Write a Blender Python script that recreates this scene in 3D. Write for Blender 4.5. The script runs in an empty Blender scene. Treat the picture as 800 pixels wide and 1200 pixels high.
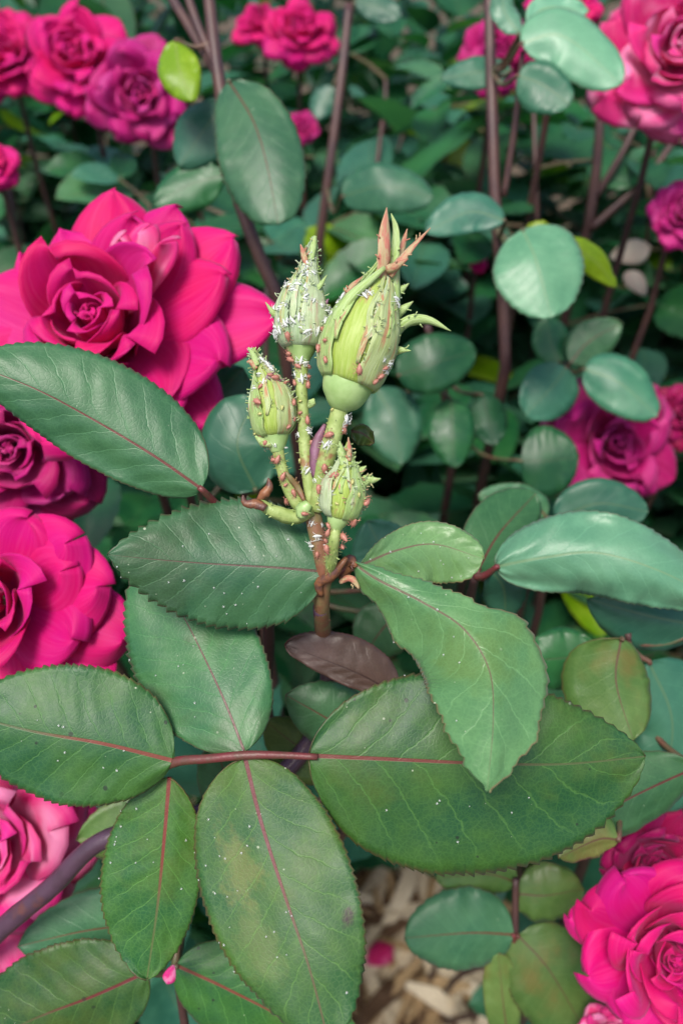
import bpy, bmesh, math, random
from mathutils import Vector, Matrix, noise, Quaternion
from mathutils.bvhtree import BVHTree
R = math.radians
rnd = random.Random(7)
scene = bpy.context.scene
COL = scene.collection

# ---------------------------------------------------------------- camera, sky, sun, exposure
CAM_H, PITCH = 0.78, R(38)
SENSOR, LENS = 9.8, 7.6                      # a phone camera, upright
F = 1200 * LENS / SENSOR                     # focal length in photo pixels
CAM = Vector((0, 0, CAM_H))
FW = Vector((0, math.cos(PITCH), -math.sin(PITCH)))
RT = Vector((1, 0, 0))
UP = Vector((0, math.sin(PITCH), math.cos(PITCH)))
cam_d = bpy.data.cameras.new('camera')
cam = bpy.data.objects.new('camera', cam_d)
COL.objects.link(cam)
cam.location = CAM
cam.rotation_euler = (math.pi / 2 - PITCH, 0, 0)
cam_d.sensor_fit = 'VERTICAL'
cam_d.sensor_height = SENSOR
cam_d.sensor_width = SENSOR * 2 / 3
cam_d.lens = LENS
cam_d.clip_start = 0.01
cam_d.clip_end = 600
cam_d.dof.use_dof = True
cam_d.dof.focus_distance = 0.163
cam_d.dof.aperture_fstop = 3.5
scene.camera = cam

SUN_EL, SUN_AZ = R(62), R(205)               # azimuth measured clockwise from +Y
world = bpy.data.worlds.new('World')
scene.world = world
world.use_nodes = True
wn = world.node_tree
bg = wn.nodes['Background']
sky = wn.nodes.new('ShaderNodeTexSky')
sky.sky_type = 'NISHITA'
sky.sun_disc = False
sky.sun_elevation = SUN_EL
sky.sun_rotation = SUN_AZ
sky.air_density = 1.0
sky.dust_density = 3.0
wn.links.new(sky.outputs[0], bg.inputs[0])
bg.inputs[1].default_value = 0.08
sun_d = bpy.data.lights.new('sun', 'SUN')
sun_d.energy = 1.5
sun_d.angle = R(20)
sun_d.color = (1.0, 0.95, 0.86)
sun = bpy.data.objects.new('sun', sun_d)
COL.objects.link(sun)
sdir = Vector((math.sin(SUN_AZ) * math.cos(SUN_EL), math.cos(SUN_AZ) * math.cos(SUN_EL), math.sin(SUN_EL)))
sun.rotation_euler = (-sdir).to_track_quat('-Z', 'Y').to_euler()
sun.location = (0, 0, 5)
scene.view_settings.view_transform = 'Standard'
scene.view_settings.look = 'None'
scene.view_settings.exposure = 1.22
scene.view_settings.gamma = 1.0
scene.cycles.max_bounces = 7
scene.cycles.diffuse_bounces = 4
scene.cycles.glossy_bounces = 2


def P(x, y, d):
    return CAM + FW * d + RT * ((x - 400) / F * d) - UP * ((y - 600) / F * d)


def proj(p):
    q = p - CAM
    d = q.dot(FW)
    if d < 1e-4:
        return None
    return (400 + q.dot(RT) / d * F, 600 - q.dot(UP) / d * F, d)


# ---------------------------------------------------------------- materials
def newmat(name):
    m = bpy.data.materials.new(name)
    m.use_nodes = True
    nt = m.node_tree
    nt.nodes.clear()
    return m, nt


class N:
    """tiny node-graph helper"""
    def __init__(s, nt):
        s.nt = nt

    def n(s, t, **kw):
        nd = s.nt.nodes.new(t)
        for k, v in kw.items():
            setattr(nd, k, v)
        return nd

    def put(s, sock, v):
        if isinstance(v, bpy.types.NodeSocket):
            s.nt.links.new(v, sock)
        elif isinstance(v, (tuple, list)) and len(v) == 3 and sock.type == 'RGBA':
            sock.default_value = (*v, 1)
        else:
            sock.default_value = v

    def m(s, op, a, b=None, c=None):
        nd = s.n('ShaderNodeMath', operation=op)
        s.put(nd.inputs[0], a)
        if b is not None:
            s.put(nd.inputs[1], b)
        if c is not None:
            s.put(nd.inputs[2], c)
        return nd.outputs[0]

    def step(s, x, lo, hi, a=0.0, b=1.0):
        nd = s.n('ShaderNodeMapRange', interpolation_type='SMOOTHSTEP')
        s.put(nd.inputs[0], x)
        s.put(nd.inputs[1], lo)
        s.put(nd.inputs[2], hi)
        s.put(nd.inputs[3], a)
        s.put(nd.inputs[4], b)
        return nd.outputs[0]

    def mix(s, f, a, b, bt='MIX'):
        nd = s.n('ShaderNodeMix', data_type='RGBA', blend_type=bt)
        s.put(nd.inputs[0], f)
        s.put(nd.inputs[6], a)
        s.put(nd.inputs[7], b)
        return nd.outputs[2]

    def noise(s, vec, scale, detail=3, rough=0.55):
        nd = s.n('ShaderNodeTexNoise')
        s.put(nd.inputs['Vector'], vec)
        nd.inputs['Scale'].default_value = scale
        nd.inputs['Detail'].default_value = detail
        nd.inputs['Roughness'].default_value = rough
        return nd.outputs[0]

    def voro(s, vec, scale, feature='F1'):
        nd = s.n('ShaderNodeTexVoronoi', feature=feature)
        s.put(nd.inputs['Vector'], vec)
        nd.inputs['Scale'].default_value = scale
        return nd


def leaf_mat(name, dark, light, rib=(0.16, 0.035, 0.03), vein=0.5, wax=0.25, specks=0.0, nveins=8.0,
             rough=0.42, blotch=None, blotch_amt=0.0, edge=(0.13, 0.04, 0.03), edge_amt=0.7, dark_specks=0.0, rib_w=0.036, rib_far=None, simple=False, stains=()):
    m, nt = newmat(name)
    g = N(nt)
    uv = g.n('ShaderNodeUVMap', uv_map='UVMap').outputs[0]
    mt = g.n('ShaderNodeUVMap', uv_map='metric').outputs[0]
    s1 = g.n('ShaderNodeSeparateXYZ'); g.put(s1.inputs[0], uv)
    s2 = g.n('ShaderNodeSeparateXYZ'); g.put(s2.inputs[0], mt)
    u = s1.outputs[0]
    v = g.m('MULTIPLY_ADD', s1.outputs[1], 2.0, -1.0)
    a = g.m('ABSOLUTE', v)
    lat = g.m('ABSOLUTE', s2.outputs[1])
    oi = g.n('ShaderNodeObjectInfo').outputs['Random']
    # offset the pattern coordinates by the object's random number
    cv = g.n('ShaderNodeCombineXYZ')
    g.put(cv.inputs[0], s2.outputs[0]); g.put(cv.inputs[1], s2.outputs[1]); g.put(cv.inputs[2], g.m('MULTIPLY', oi, 37.0))
    c = cv.outputs[0]
    nA = g.noise(c, 0.55, 1 if simple else 3)
    nB = g.noise(c, 3.0, 1 if simple else 4)
    ribw = g.m('MULTIPLY_ADD', u, -0.028, rib_w)
    ribm = g.step(g.m('SUBTRACT', lat, ribw), 0.0, 0.014, 1.0, 0.0)
    # side veins sweep forward from the midrib, alternate on both sides
    side = g.m('MULTIPLY', g.m('GREATER_THAN', v, 0.0), 0.45)
    sv = g.m('ADD', g.m('MULTIPLY', g.m('SUBTRACT', u, g.m('MULTIPLY', g.m('POWER', a, 0.8), 0.24)), nveins), side)
    sv = g.m('ADD', sv, g.m('MULTIPLY', g.m('SUBTRACT', nB, 0.5), 0.4))
    fd = g.m('ABSOLUTE', g.m('SUBTRACT', g.m('FRACT', sv), 0.5))      # 0 at a vein
    veinm = g.step(fd, 0.008, 0.045, 1.0, 0.0)
    veinm = g.m('MULTIPLY', veinm, g.step(a, 0.55, 1.0, 1.0, 0.15))
    ret = ret2 = 0.0
    if not simple:
        vd = g.voro(c, 11.0, 'DISTANCE_TO_EDGE').outputs[0]
        ret = g.step(vd, 0.0, 0.16, 1.0, 0.0)
        vd2 = g.voro(c, 2.6, 'DISTANCE_TO_EDGE').outputs[0]
        ret2 = g.m('MULTIPLY', g.step(vd2, 0.0, 0.05, 1.0, 0.0), 0.28)
    col = g.mix(g.step(nA, 0.32, 0.68), dark, light)
    col = g.mix(g.m('MULTIPLY', g.step(nB, 0.45, 0.75), 0.3), col, tuple(x * 1.35 for x in light))
    if blotch:
        nC = g.noise(c, 0.42, 4, 0.6)
        col = g.mix(g.m('MULTIPLY', g.step(nC, 0.5, 0.66), blotch_amt), col, blotch)
    for (su, sv2, ru, rv, sc, amt) in stains:      # dead or yellowed patches with a place of their own on this leaflet
        du = g.m('DIVIDE', g.m('SUBTRACT', u, su), ru)
        dv = g.m('DIVIDE', g.m('SUBTRACT', v, sv2), rv)
        dd = g.m('SQRT', g.m('ADD', g.m('MULTIPLY', du, du), g.m('MULTIPLY', dv, dv)))
        dd = g.m('ADD', dd, g.m('MULTIPLY', g.m('SUBTRACT', g.noise(c, 2.2, 5, 0.7), 0.5), 3.2))
        col = g.mix(g.step(dd, 0.35, 1.2, amt, 0.0), col, sc)
    vcol = tuple(min(1, x * 1.9 + 0.025) for x in light)
    col = g.mix(g.m('MULTIPLY', g.m('MAXIMUM', veinm, ret2), vein), col, vcol)
    col = g.mix(g.m('MULTIPLY', ret, vein * 0.35), col, vcol)
    col = g.mix(g.m('MULTIPLY', g.step(a, 0.95, 1.0), edge_amt * 0.75), col, edge)
    rc = g.mix(g.step(u, 0.35, 0.75), rib, rib_far or rib)
    col = g.mix(g.m('MULTIPLY', ribm, 0.9), col, rc)
    hsv = g.n('ShaderNodeHueSaturation')
    hsv.inputs['Saturation'].default_value = 1.1
    g.put(hsv.inputs['Hue'], g.m('MULTIPLY_ADD', oi, 0.03, 0.480))
    g.put(hsv.inputs['Value'], g.m('MULTIPLY_ADD', g.m('FRACT', g.m('MULTIPLY', oi, 7.3)), 0.45, 0.72))
    g.put(hsv.inputs['Color'], col)
    col = hsv.outputs[0]
    rgh = g.m('MULTIPLY_ADD', nB, 0.2, rough - 0.1)
    if specks > 0:
        sp = g.voro(c, 5.2)
        sz = g.n('ShaderNodeSeparateColor'); g.put(sz.inputs[0], sp.outputs['Color'])
        thr = g.m('MULTIPLY', g.m('GREATER_THAN', sz.outputs[0], 1.0 - specks), g.m('MULTIPLY_ADD', g.m('POWER', sz.outputs[1], 3.0), 0.11, 0.045))
        spm = g.step(g.m('SUBTRACT', sp.outputs['Distance'], thr), -0.03, 0.015, 1.0, 0.0)
        spm = g.m('MULTIPLY', spm, g.m('GREATER_THAN', thr, 0.01))
        spm = g.m('MULTIPLY', spm, g.step(g.noise(c, 0.7, 2), 0.42, 0.6))
        col = g.mix(g.m('MULTIPLY', spm, g.m('MULTIPLY_ADD', sz.outputs[2], 0.6, 0.4)), col, (0.62, 0.66, 0.50))
    if dark_specks > 0:
        sp = g.voro(c, 3.3)
        sz = g.n('ShaderNodeSeparateColor'); g.put(sz.inputs[0], sp.outputs['Color'])
        thr = g.m('MULTIPLY', g.m('GREATER_THAN', sz.outputs[2], 1.0 - dark_specks), g.m('MULTIPLY_ADD', sz.outputs[1], 0.16, 0.05))
        spm = g.m('MULTIPLY', g.step(g.m('SUBTRACT', sp.outputs['Distance'], thr), -0.03, 0.015, 1.0, 0.0), g.m('GREATER_THAN', thr, 0.01))
        spm = g.m('MULTIPLY', spm, g.step(g.noise(c, 0.5, 2), 0.5, 0.58))
        col = g.mix(g.m('MULTIPLY', spm, 0.8), col, (0.012, 0.022, 0.012))
    h = g.m('SUBTRACT', g.m('MULTIPLY', nB, 0.10), g.m('ADD', g.m('MULTIPLY', veinm, 0.5), g.m('MULTIPLY', ret, 0.11)))
    h = g.m('SUBTRACT', h, g.m('MULTIPLY', ribm, 0.5))
    bp = g.n('ShaderNodeBump')
    bp.inputs['Strength'].default_value = 0.22
    bp.inputs['Distance'].default_value = 0.0006
    g.put(bp.inputs['Height'], h)
    pr = g.n('ShaderNodeBsdfPrincipled')
    g.put(pr.inputs['Base Color'], col)
    g.put(pr.inputs['Roughness'], rgh)
    g.put(pr.inputs['Normal'], bp.outputs[0])
    pr.inputs['Specular IOR Level'].default_value = 0.5
    pr.inputs['Sheen Weight'].default_value = wax
    pr.inputs['Sheen Roughness'].default_value = 0.45
    pr.inputs['Sheen Tint'].default_value = (0.72, 0.9, 0.85, 1)
    tr = g.n('ShaderNodeBsdfTranslucent')
    g.put(tr.inputs[0], g.mix(1.0, col, (1.3, 1.6, 0.5), 'MULTIPLY'))
    mx = g.n('ShaderNodeMixShader'); mx.inputs[0].default_value = 0.22
    nt.links.new(pr.outputs[0], mx.inputs[1]); nt.links.new(tr.outputs[0], mx.inputs[2])
    out = g.n('ShaderNodeOutputMaterial')
    nt.links.new(mx.outputs[0], out.inputs[0])
    return m


def plain_mat(name, c1, c2, scale=300, rough=0.5, c3=None, spec=0.5, sss=0.0, trans=0.0, bump=0.3, c3t=(0.58, 0.7), sheen=0.0):
    m, nt = newmat(name)
    g = N(nt)
    co = g.n('ShaderNodeTexCoord').outputs['Object']
    n1 = g.noise(co, scale, 4)
    col = g.mix(g.step(n1, 0.35, 0.65), c1, c2)
    if c3:
        n2 = g.noise(co, scale * 0.45, 3, 0.65)
        col = g.mix(g.step(n2, *c3t), col, c3)
    pr = g.n('ShaderNodeBsdfPrincipled')
    g.put(pr.inputs['Base Color'], col)
    pr.inputs['Roughness'].default_value = rough
    pr.inputs['Specular IOR Level'].default_value = spec
    pr.inputs['Sheen Weight'].default_value = sheen
    if sss:
        pr.inputs['Subsurface Weight'].default_value = sss
        pr.inputs['Subsurface Radius'].default_value = (0.002, 0.002, 0.0008)
        pr.inputs['Subsurface Scale'].default_value = 1.0
    bp = g.n('ShaderNodeBump')
    bp.inputs['Strength'].default_value = bump
    bp.inputs['Distance'].default_value = 0.0005
    g.put(bp.inputs['Height'], g.noise(co, scale * 3, 3))
    g.put(pr.inputs['Normal'], bp.outputs[0])
    sh = pr.outputs[0]
    if trans:
        tr = g.n('ShaderNodeBsdfTranslucent'); g.put(tr.inputs[0], col)
        mx = g.n('ShaderNodeMixShader'); mx.inputs[0].default_value = trans
        nt.links.new(sh, mx.inputs[1]); nt.links.new(tr.outputs[0], mx.inputs[2]); sh = mx.outputs[0]
    out = g.n('ShaderNodeOutputMaterial')
    nt.links.new(sh, out.inputs[0])
    return m


def petal_mat(name, base, deep, pale, pale_amt=0.0):
    m, nt = newmat(name)
    g = N(nt)
    uv = g.n('ShaderNodeUVMap', uv_map='UVMap').outputs[0]
    s1 = g.n('ShaderNodeSeparateXYZ'); g.put(s1.inputs[0], uv)
    oi = g.n('ShaderNodeObjectInfo').outputs['Random']
    cv = g.n('ShaderNodeCombineXYZ')
    g.put(cv.inputs[0], s1.outputs[0]); g.put(cv.inputs[1], s1.outputs[1]); g.put(cv.inputs[2], g.m('MULTIPLY', oi, 23.0))
    c = cv.outputs[0]
    nA = g.noise(c, 2.2, 3)
    col = g.mix(g.step(nA, 0.3, 0.7), base, deep)
    st = g.n('ShaderNodeMapping'); st.inputs['Scale'].default_value = (2.0, 34.0, 1.0)
    g.put(st.inputs[0], c)
    streak = g.noise(st.outputs[0], 1.0, 4, 0.6)
    col = g.mix(g.m('MULTIPLY', g.step(streak, 0.4, 0.75), 0.18), col, pale)
    if pale_amt:
        col = g.mix(g.m('MULTIPLY', g.step(g.noise(c, 1.3, 2), 0.45, 0.62), pale_amt), col, pale)
    # a paler base where the petal joins the flower
    col = g.mix(g.step(s1.outputs[0], 0.0, 0.16, 0.6, 0.0), col, pale)
    hsv = g.n('ShaderNodeHueSaturation')
    g.put(hsv.inputs['Hue'], g.m('MULTIPLY_ADD', oi, 0.018, 0.481))
    g.put(hsv.inputs['Value'], g.m('MULTIPLY_ADD', g.m('FRACT', g.m('MULTIPLY', oi, 5.7)), 0.18, 0.90))
    g.put(hsv.inputs['Color'], col)
    col = hsv.outputs[0]
    pr = g.n('ShaderNodeBsdfPrincipled')
    g.put(pr.inputs['Base Color'], col)
    pr.inputs['Roughness'].default_value = 0.55
    pr.inputs['Specular IOR Level'].default_value = 0.25
    pr.inputs['Sheen Weight'].default_value = 0.25
    pr.inputs['Sheen Tint'].default_value = (1.0, 0.35, 0.7, 1)
    bp = g.n('ShaderNodeBump')
    bp.inputs['Strength'].default_value = 0.15
    bp.inputs['Distance'].default_value = 0.0006
    g.put(bp.inputs['Height'], streak)
    g.put(pr.inputs['Normal'], bp.outputs[0])
    tr = g.n('ShaderNodeBsdfTranslucent')
    g.put(tr.inputs[0], col)
    mx = g.n('ShaderNodeMixShader'); mx.inputs[0].default_value = 0.35
    nt.links.new(pr.outputs[0], mx.inputs[1]); nt.links.new(tr.outputs[0], mx.inputs[2])
    out = g.n('ShaderNodeOutputMaterial')
    nt.links.new(mx.outputs[0], out.inputs[0])
    return m


def streak_mat(name, c1, c2, c3, thr):
    """green streaked lengthwise; the UV runs round (x) and along (y) the bud"""
    m, nt = newmat(name)
    g = N(nt)
    uv = g.n('ShaderNodeUVMap', uv_map='UVMap').outputs[0]
    oi = g.n('ShaderNodeObjectInfo').outputs['Random']
    mp = g.n('ShaderNodeMapping'); mp.inputs['Scale'].default_value = (46.0, 5.0, 1.0)
    g.put(mp.inputs[0], uv)
    cb = g.n('ShaderNodeCombineXYZ'); g.put(cb.inputs[2], g.m('MULTIPLY', oi, 31.0))
    ad = g.n('ShaderNodeVectorMath', operation='ADD')
    g.put(ad.inputs[0], mp.outputs[0]); g.put(ad.inputs[1], cb.outputs[0])
    n1 = g.noise(ad.outputs[0], 1.0, 4, 0.65)
    mp2 = g.n('ShaderNodeMapping'); mp2.inputs['Scale'].default_value = (9.0, 3.0, 1.0)
    g.put(mp2.inputs[0], uv)
    ad2 = g.n('ShaderNodeVectorMath', operation='ADD')
    g.put(ad2.inputs[0], mp2.outputs[0]); g.put(ad2.inputs[1], cb.outputs[0])
    n2 = g.noise(ad2.outputs[0], 1.0, 4, 0.6)
    col = g.mix(g.step(n1, 0.35, 0.65), c1, c2)
    col = g.mix(g.m('MULTIPLY', g.step(n2, thr, thr + 0.14), g.step(n1, 0.3, 0.6, 0.45, 1.0)), col, c3)
    pr = g.n('ShaderNodeBsdfPrincipled')
    g.put(pr.inputs['Base Color'], col)
    pr.inputs['Roughness'].default_value = 0.5
    pr.inputs['Sheen Weight'].default_value = 0.1
    bp = g.n('ShaderNodeBump')
    bp.inputs['Strength'].default_value = 0.5
    bp.inputs['Distance'].default_value = 0.0004
    g.put(bp.inputs['Height'], n1)
    g.put(pr.inputs['Normal'], bp.outputs[0])
    out = g.n('ShaderNodeOutputMaterial')
    nt.links.new(pr.outputs[0], out.inputs[0])
    return m


M = {}
M['leaf_hero'] = leaf_mat('leaf_hero', (0.020, 0.092, 0.034), (0.052, 0.138, 0.028), specks=0.30, wax=0.05, vein=0.45, rib_w=0.036, rib=(0.20, 0.045, 0.04), rib_far=(0.10, 0.13, 0.05),
                          blotch=(0.085, 0.14, 0.03), blotch_amt=0.6, dark_specks=0.25, rough=0.48)
M['leaf_stained'] = leaf_mat('leaf_stained', (0.026, 0.098, 0.036), (0.060, 0.145, 0.032), specks=0.42, wax=0.05, vein=0.40, rib=(0.17, 0.045, 0.05), rib_far=(0.12, 0.10, 0.05), rough=0.5,
                             blotch=(0.085, 0.14, 0.03), blotch_amt=0.5, stains=((0.63, 0.80, 0.035, 0.13, (0.06, 0.035, 0.04), 0.85), (0.34, -0.45, 0.13, 0.30, (0.17, 0.19, 0.06), 0.6),
                                                                                 (0.62, -0.55, 0.14, 0.3, (0.12, 0.17, 0.05), 0.5), (0.4, 0.45, 0.1, 0.2, (0.10, 0.16, 0.06), 0.4)))
M['leaf_specked'] = leaf_mat('leaf_specked', (0.022, 0.088, 0.034), (0.050, 0.125, 0.030), specks=0.30, wax=0.05, vein=0.35, rib=(0.20, 0.05, 0.04), rib_far=(0.09, 0.11, 0.05), rough=0.48,
                             dark_specks=0.75)
M['leaf_top'] = leaf_mat('leaf_top', (0.044, 0.142, 0.068), (0.078, 0.198, 0.084), specks=0.35, wax=0.08, vein=0.22, rib_w=0.022, rib=(0.13, 0.05, 0.045),
                         blotch=(0.05, 0.095, 0.035), blotch_amt=0.6)
M['leaf_young'] = leaf_mat('leaf_young', (0.095, 0.215, 0.095), (0.135, 0.26, 0.11), specks=0.6, wax=0.12, vein=0.25, rough=0.34, rib_w=0.022, rib=(0.15, 0.10, 0.07),
                           edge=(0.30, 0.09, 0.07), blotch=(0.13, 0.20, 0.05), blotch_amt=0.5)
M['leaf_mid'] = leaf_mat('leaf_mid', (0.042, 0.132, 0.064), (0.070, 0.175, 0.082), specks=0.12, wax=0.08, vein=0.25, rib_w=0.026)
M['leaf_pale'] = leaf_mat('leaf_pale', (0.135, 0.32, 0.20), (0.18, 0.38, 0.24), specks=0.0, wax=0.12, vein=0.15, rib=(0.22, 0.36, 0.2), rib_w=0.03, rough=0.36)
M['leaf_bg'] = leaf_mat('leaf_bg', (0.016, 0.090, 0.040), (0.034, 0.135, 0.052), simple=True, wax=0.05, vein=0.12, rib=(0.05, 0.11, 0.05), edge_amt=0.15)
M['leaf_teal'] = leaf_mat('leaf_teal', (0.042, 0.150, 0.100), (0.065, 0.19, 0.12), simple=True, wax=0.08, vein=0.12, rib=(0.1, 0.2, 0.11), edge_amt=0.1)
M['leaf_yellow'] = leaf_mat('leaf_yellow', (0.15, 0.29, 0.02), (0.23, 0.36, 0.04), simple=True, wax=0.05, vein=0.2, rib=(0.2, 0.3, 0.06))
M['leaf_olive'] = leaf_mat('leaf_olive', (0.070, 0.15, 0.04), (0.11, 0.18, 0.055), wax=0.05, vein=0.2, blotch=(0.19, 0.15, 0.05), blotch_amt=0.7, rib=(0.12, 0.06, 0.04), rib_w=0.025)
M['leaf_brown'] = leaf_mat('leaf_brown', (0.085, 0.060, 0.045), (0.12, 0.08, 0.065), wax=0.1, vein=0.15, rib=(0.05, 0.03, 0.025), rib_w=0.02)
M['petiole'] = plain_mat('red_leaf_stalk', (0.15, 0.025, 0.03), (0.10, 0.045, 0.03), 250, 0.45)
M['petiole_bg'] = plain_mat('green_leaf_stalk', (0.09, 0.11, 0.05), (0.13, 0.06, 0.04), 120, 0.5)
M['cane'] = plain_mat('purple_cane', (0.085, 0.045, 0.075), (0.065, 0.035, 0.055), 160, 0.35, c3=(0.13, 0.05, 0.05))
M['cane_bg'] = plain_mat('brown_cane', (0.060, 0.028, 0.030), (0.090, 0.042, 0.036), 90, 0.5)
M['stem_green'] = plain_mat('green_stem', (0.27, 0.36, 0.10), (0.37, 0.46, 0.16), 420, 0.42, c3=(0.30, 0.17, 0.08), c3t=(0.56, 0.70))
M['stem_dark'] = plain_mat('reddish_stem', (0.20, 0.17, 0.07), (0.22, 0.09, 0.05), 260, 0.45)
M['hip'] = plain_mat('flower_hip', (0.29, 0.44, 0.15), (0.37, 0.52, 0.21), 260, 0.38, bump=0.1)
M['calyx'] = streak_mat('calyx_green', (0.28, 0.40, 0.05), (0.38, 0.48, 0.12), (0.36, 0.17, 0.09), 0.60)
M['calyx_grey'] = streak_mat('calyx_downy', (0.26, 0.38, 0.18), (0.38, 0.48, 0.30), (0.40, 0.36, 0.28), 0.60)
M['sepal'] = streak_mat('sepal_green', (0.25, 0.39, 0.09), (0.38, 0.51, 0.20), (0.42, 0.22, 0.13), 0.56)
M['sepal_flush'] = streak_mat('sepal_flushed', (0.32, 0.40, 0.13), (0.42, 0.50, 0.24), (0.45, 0.19, 0.10), 0.51)
M['sepal_pale'] = streak_mat('sepal_pale', (0.36, 0.46, 0.22), (0.48, 0.56, 0.36), (0.45, 0.30, 0.22), 0.56)
M['sepal_tip'] = streak_mat('sepal_tip_red', (0.40, 0.30, 0.14), (0.46, 0.36, 0.20), (0.45, 0.13, 0.09), 0.42)
M['lobe'] = streak_mat('sepal_lobe_green', (0.28, 0.42, 0.10), (0.42, 0.54, 0.24), (0.44, 0.22, 0.15), 0.60)
M['bract'] = plain_mat('purple_bract', (0.27, 0.12, 0.19), (0.20, 0.10, 0.12), 420, 0.5, trans=0.15)
M['stipule'] = plain_mat('brown_stipule', (0.13, 0.06, 0.05), (0.30, 0.12, 0.05), 420, 0.4, trans=0.15)
M['aphid'] = plain_mat('pink_aphid', (0.46, 0.15, 0.12), (0.38, 0.20, 0.14), 900, 0.4, bump=0.1)
M['aphid_g'] = plain_mat('green_aphid', (0.45, 0.50, 0.16), (0.5, 0.42, 0.18), 900, 0.4, bump=0.1)
M['skin'] = plain_mat('shed_skin', (0.92, 0.93, 0.91), (0.86, 0.88, 0.86), 900, 0.6, trans=0.3, bump=0.1)
M['petal_red'] = petal_mat('petal_crimson_pink', (0.74, 0.002, 0.125), (0.70, 0.002, 0.17), (0.92, 0.12, 0.38))
M['petal_mag'] = petal_mat('petal_magenta', (0.60, 0.006, 0.175), (0.48, 0.005, 0.115), (0.82, 0.13, 0.42), 0.3)
M['petal_dark'] = petal_mat('petal_deep_crimson', (0.42, 0.003, 0.07), (0.32, 0.003, 0.05), (0.6, 0.03, 0.2))
M['petal_pale'] = petal_mat('petal_rose_pink', (0.80, 0.02, 0.18), (0.75, 0.02, 0.22), (0.90, 0.36, 0.56), 0.75)
M['chip'] = plain_mat('wood_chip', (0.36, 0.23, 0.11), (0.52, 0.38, 0.22), 60, 0.8, c3=(0.14, 0.07, 0.035))
M['chip_dark'] = plain_mat('dark_wood_chip', (0.10, 0.055, 0.03), (0.17, 0.10, 0.06), 60, 0.85)
M['chip2'] = plain_mat('grey_wood_chip', (0.60, 0.50, 0.36), (0.78, 0.68, 0.52), 60, 0.8, c3=(0.2, 0.13, 0.08))


# ---------------------------------------------------------------- object helpers
def empty(name, loc, label, cat, group=None):
    o = bpy.data.objects.new(name, None)
    o.empty_display_size = 0.01
    COL.objects.link(o)
    o.location = loc
    o['label'] = label
    o['category'] = cat
    if group:
        o['group'] = group
    return o


ROOT = {}


def origin(o):
    """world position of the root a part belongs to (roots are never rotated when this is used)"""
    while o.parent:
        o = o.parent
    return o.location.copy()


def mesh_obj(name, verts, faces, mat, parent=None, smooth=True, uvs=None, loc=None):
    """ONE mesh object; verts in world space, kept relative to the thing's base"""
    off = origin(parent) if parent else (loc or Vector())
    me = bpy.data.meshes.new(name)
    me.from_pydata([tuple(Vector(v) - off) for v in verts], [], faces)
    if uvs:
        for nm, data in uvs.items():
            lay = me.uv_layers.new(name=nm)
            for lp in me.loops:
                lay.data[lp.index].uv = data[lp.vertex_index]
    if smooth:
        me.polygons.foreach_set('use_smooth', [True] * len(me.polygons))
    mats = mat if isinstance(mat, list) else [mat]
    for k in mats:
        me.materials.append(k)
    me.update()
    o = bpy.data.objects.new(name, me)
    COL.objects.link(o)
    if parent:
        o.parent = parent
    else:
        o.location = off
    return o


def solid(o, t):
    md = o.modifiers.new('thickness', 'SOLIDIFY')
    md.thickness = t
    md.offset = -1
    return o


def crom(pts, n):
    """Catmull-Rom samples through tuples of any size"""
    pts = [tuple(p) for p in pts]
    if len(pts) == 2:
        return [tuple(a + (b - a) * i / n for a, b in zip(*pts)) for i in range(n + 1)]
    q = [tuple(2 * a - b for a, b in zip(pts[0], pts[1]))] + pts + [tuple(2 * a - b for a, b in zip(pts[-1], pts[-2]))]
    # parametrise by length in the first two coordinates
    seg = [max(1e-9, math.dist(pts[i][:3], pts[i + 1][:3])) for i in range(len(pts) - 1)]
    tot = sum(seg)
    out = []
    for i in range(n + 1):
        s = tot * i / n
        k = 0
        while k < len(seg) - 1 and s > seg[k]:
            s -= seg[k]
            k += 1
        t = min(1, s / seg[k])
        p0, p1, p2, p3 = q[k], q[k + 1], q[k + 2], q[k + 3]
        out.append(tuple(0.5 * (2 * b + (c - a) * t + (2 * a - 5 * b + 4 * c - d) * t * t + (3 * b - a - 3 * c + d) * t ** 3)
                         for a, b, c, d in zip(p0, p1, p2, p3)))
    return out


def tube_geo(path, radii, ns=8, cap=True, wob=0.0, seed=0):
    """vertices and faces of a tube along world points"""
    V, Fc = [], []
    n = len(path)
    prev = None
    for i, p in enumerate(path):
        p = Vector(p)
        t = (Vector(path[min(i + 1, n - 1)]) - Vector(path[max(i - 1, 0)])).normalized()
        if prev is None:
            a = t.orthogonal().normalized()
        else:
            a = (prev - t * prev.dot(t)).normalized()
        prev = a
        b = t.cross(a)
        for k in range(ns):
            an = 2 * math.pi * k / ns
            r = radii[i] * (1 + wob * noise.noise(p * 260 + Vector((math.cos(an), math.sin(an), seed))))
            V.append(p + (a * math.cos(an) + b * math.sin(an)) * r)
    for i in range(n - 1):
        for k in range(ns):
            Fc.append((i * ns + k, i * ns + (k + 1) % ns, (i + 1) * ns + (k + 1) % ns, (i + 1) * ns + k))
    if cap:
        V.append(Vector(path[0])); Fc += [(len(V) - 1, (k + 1) % ns, k) for k in range(ns)]
        V.append(Vector(path[-1])); b0 = (n - 1) * ns
        Fc += [(len(V) - 1, b0 + k, b0 + (k + 1) % ns) for k in range(ns)]
    return V, Fc


def merge(*gs):
    V, Fc = [], []
    for v, f in gs:
        o = len(V)
        V += list(v)
        Fc += [tuple(i + o for i in q) for q in f]
    return V, Fc


def px_path(pts, n):
    """(x, y, depth, radius in pixels) -> world points and radii"""
    s = crom(pts, n)
    return [P(a, b, d) for a, b, d, r in s], [max(r, 0.3) * d / F for a, b, d, r in s]


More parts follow.
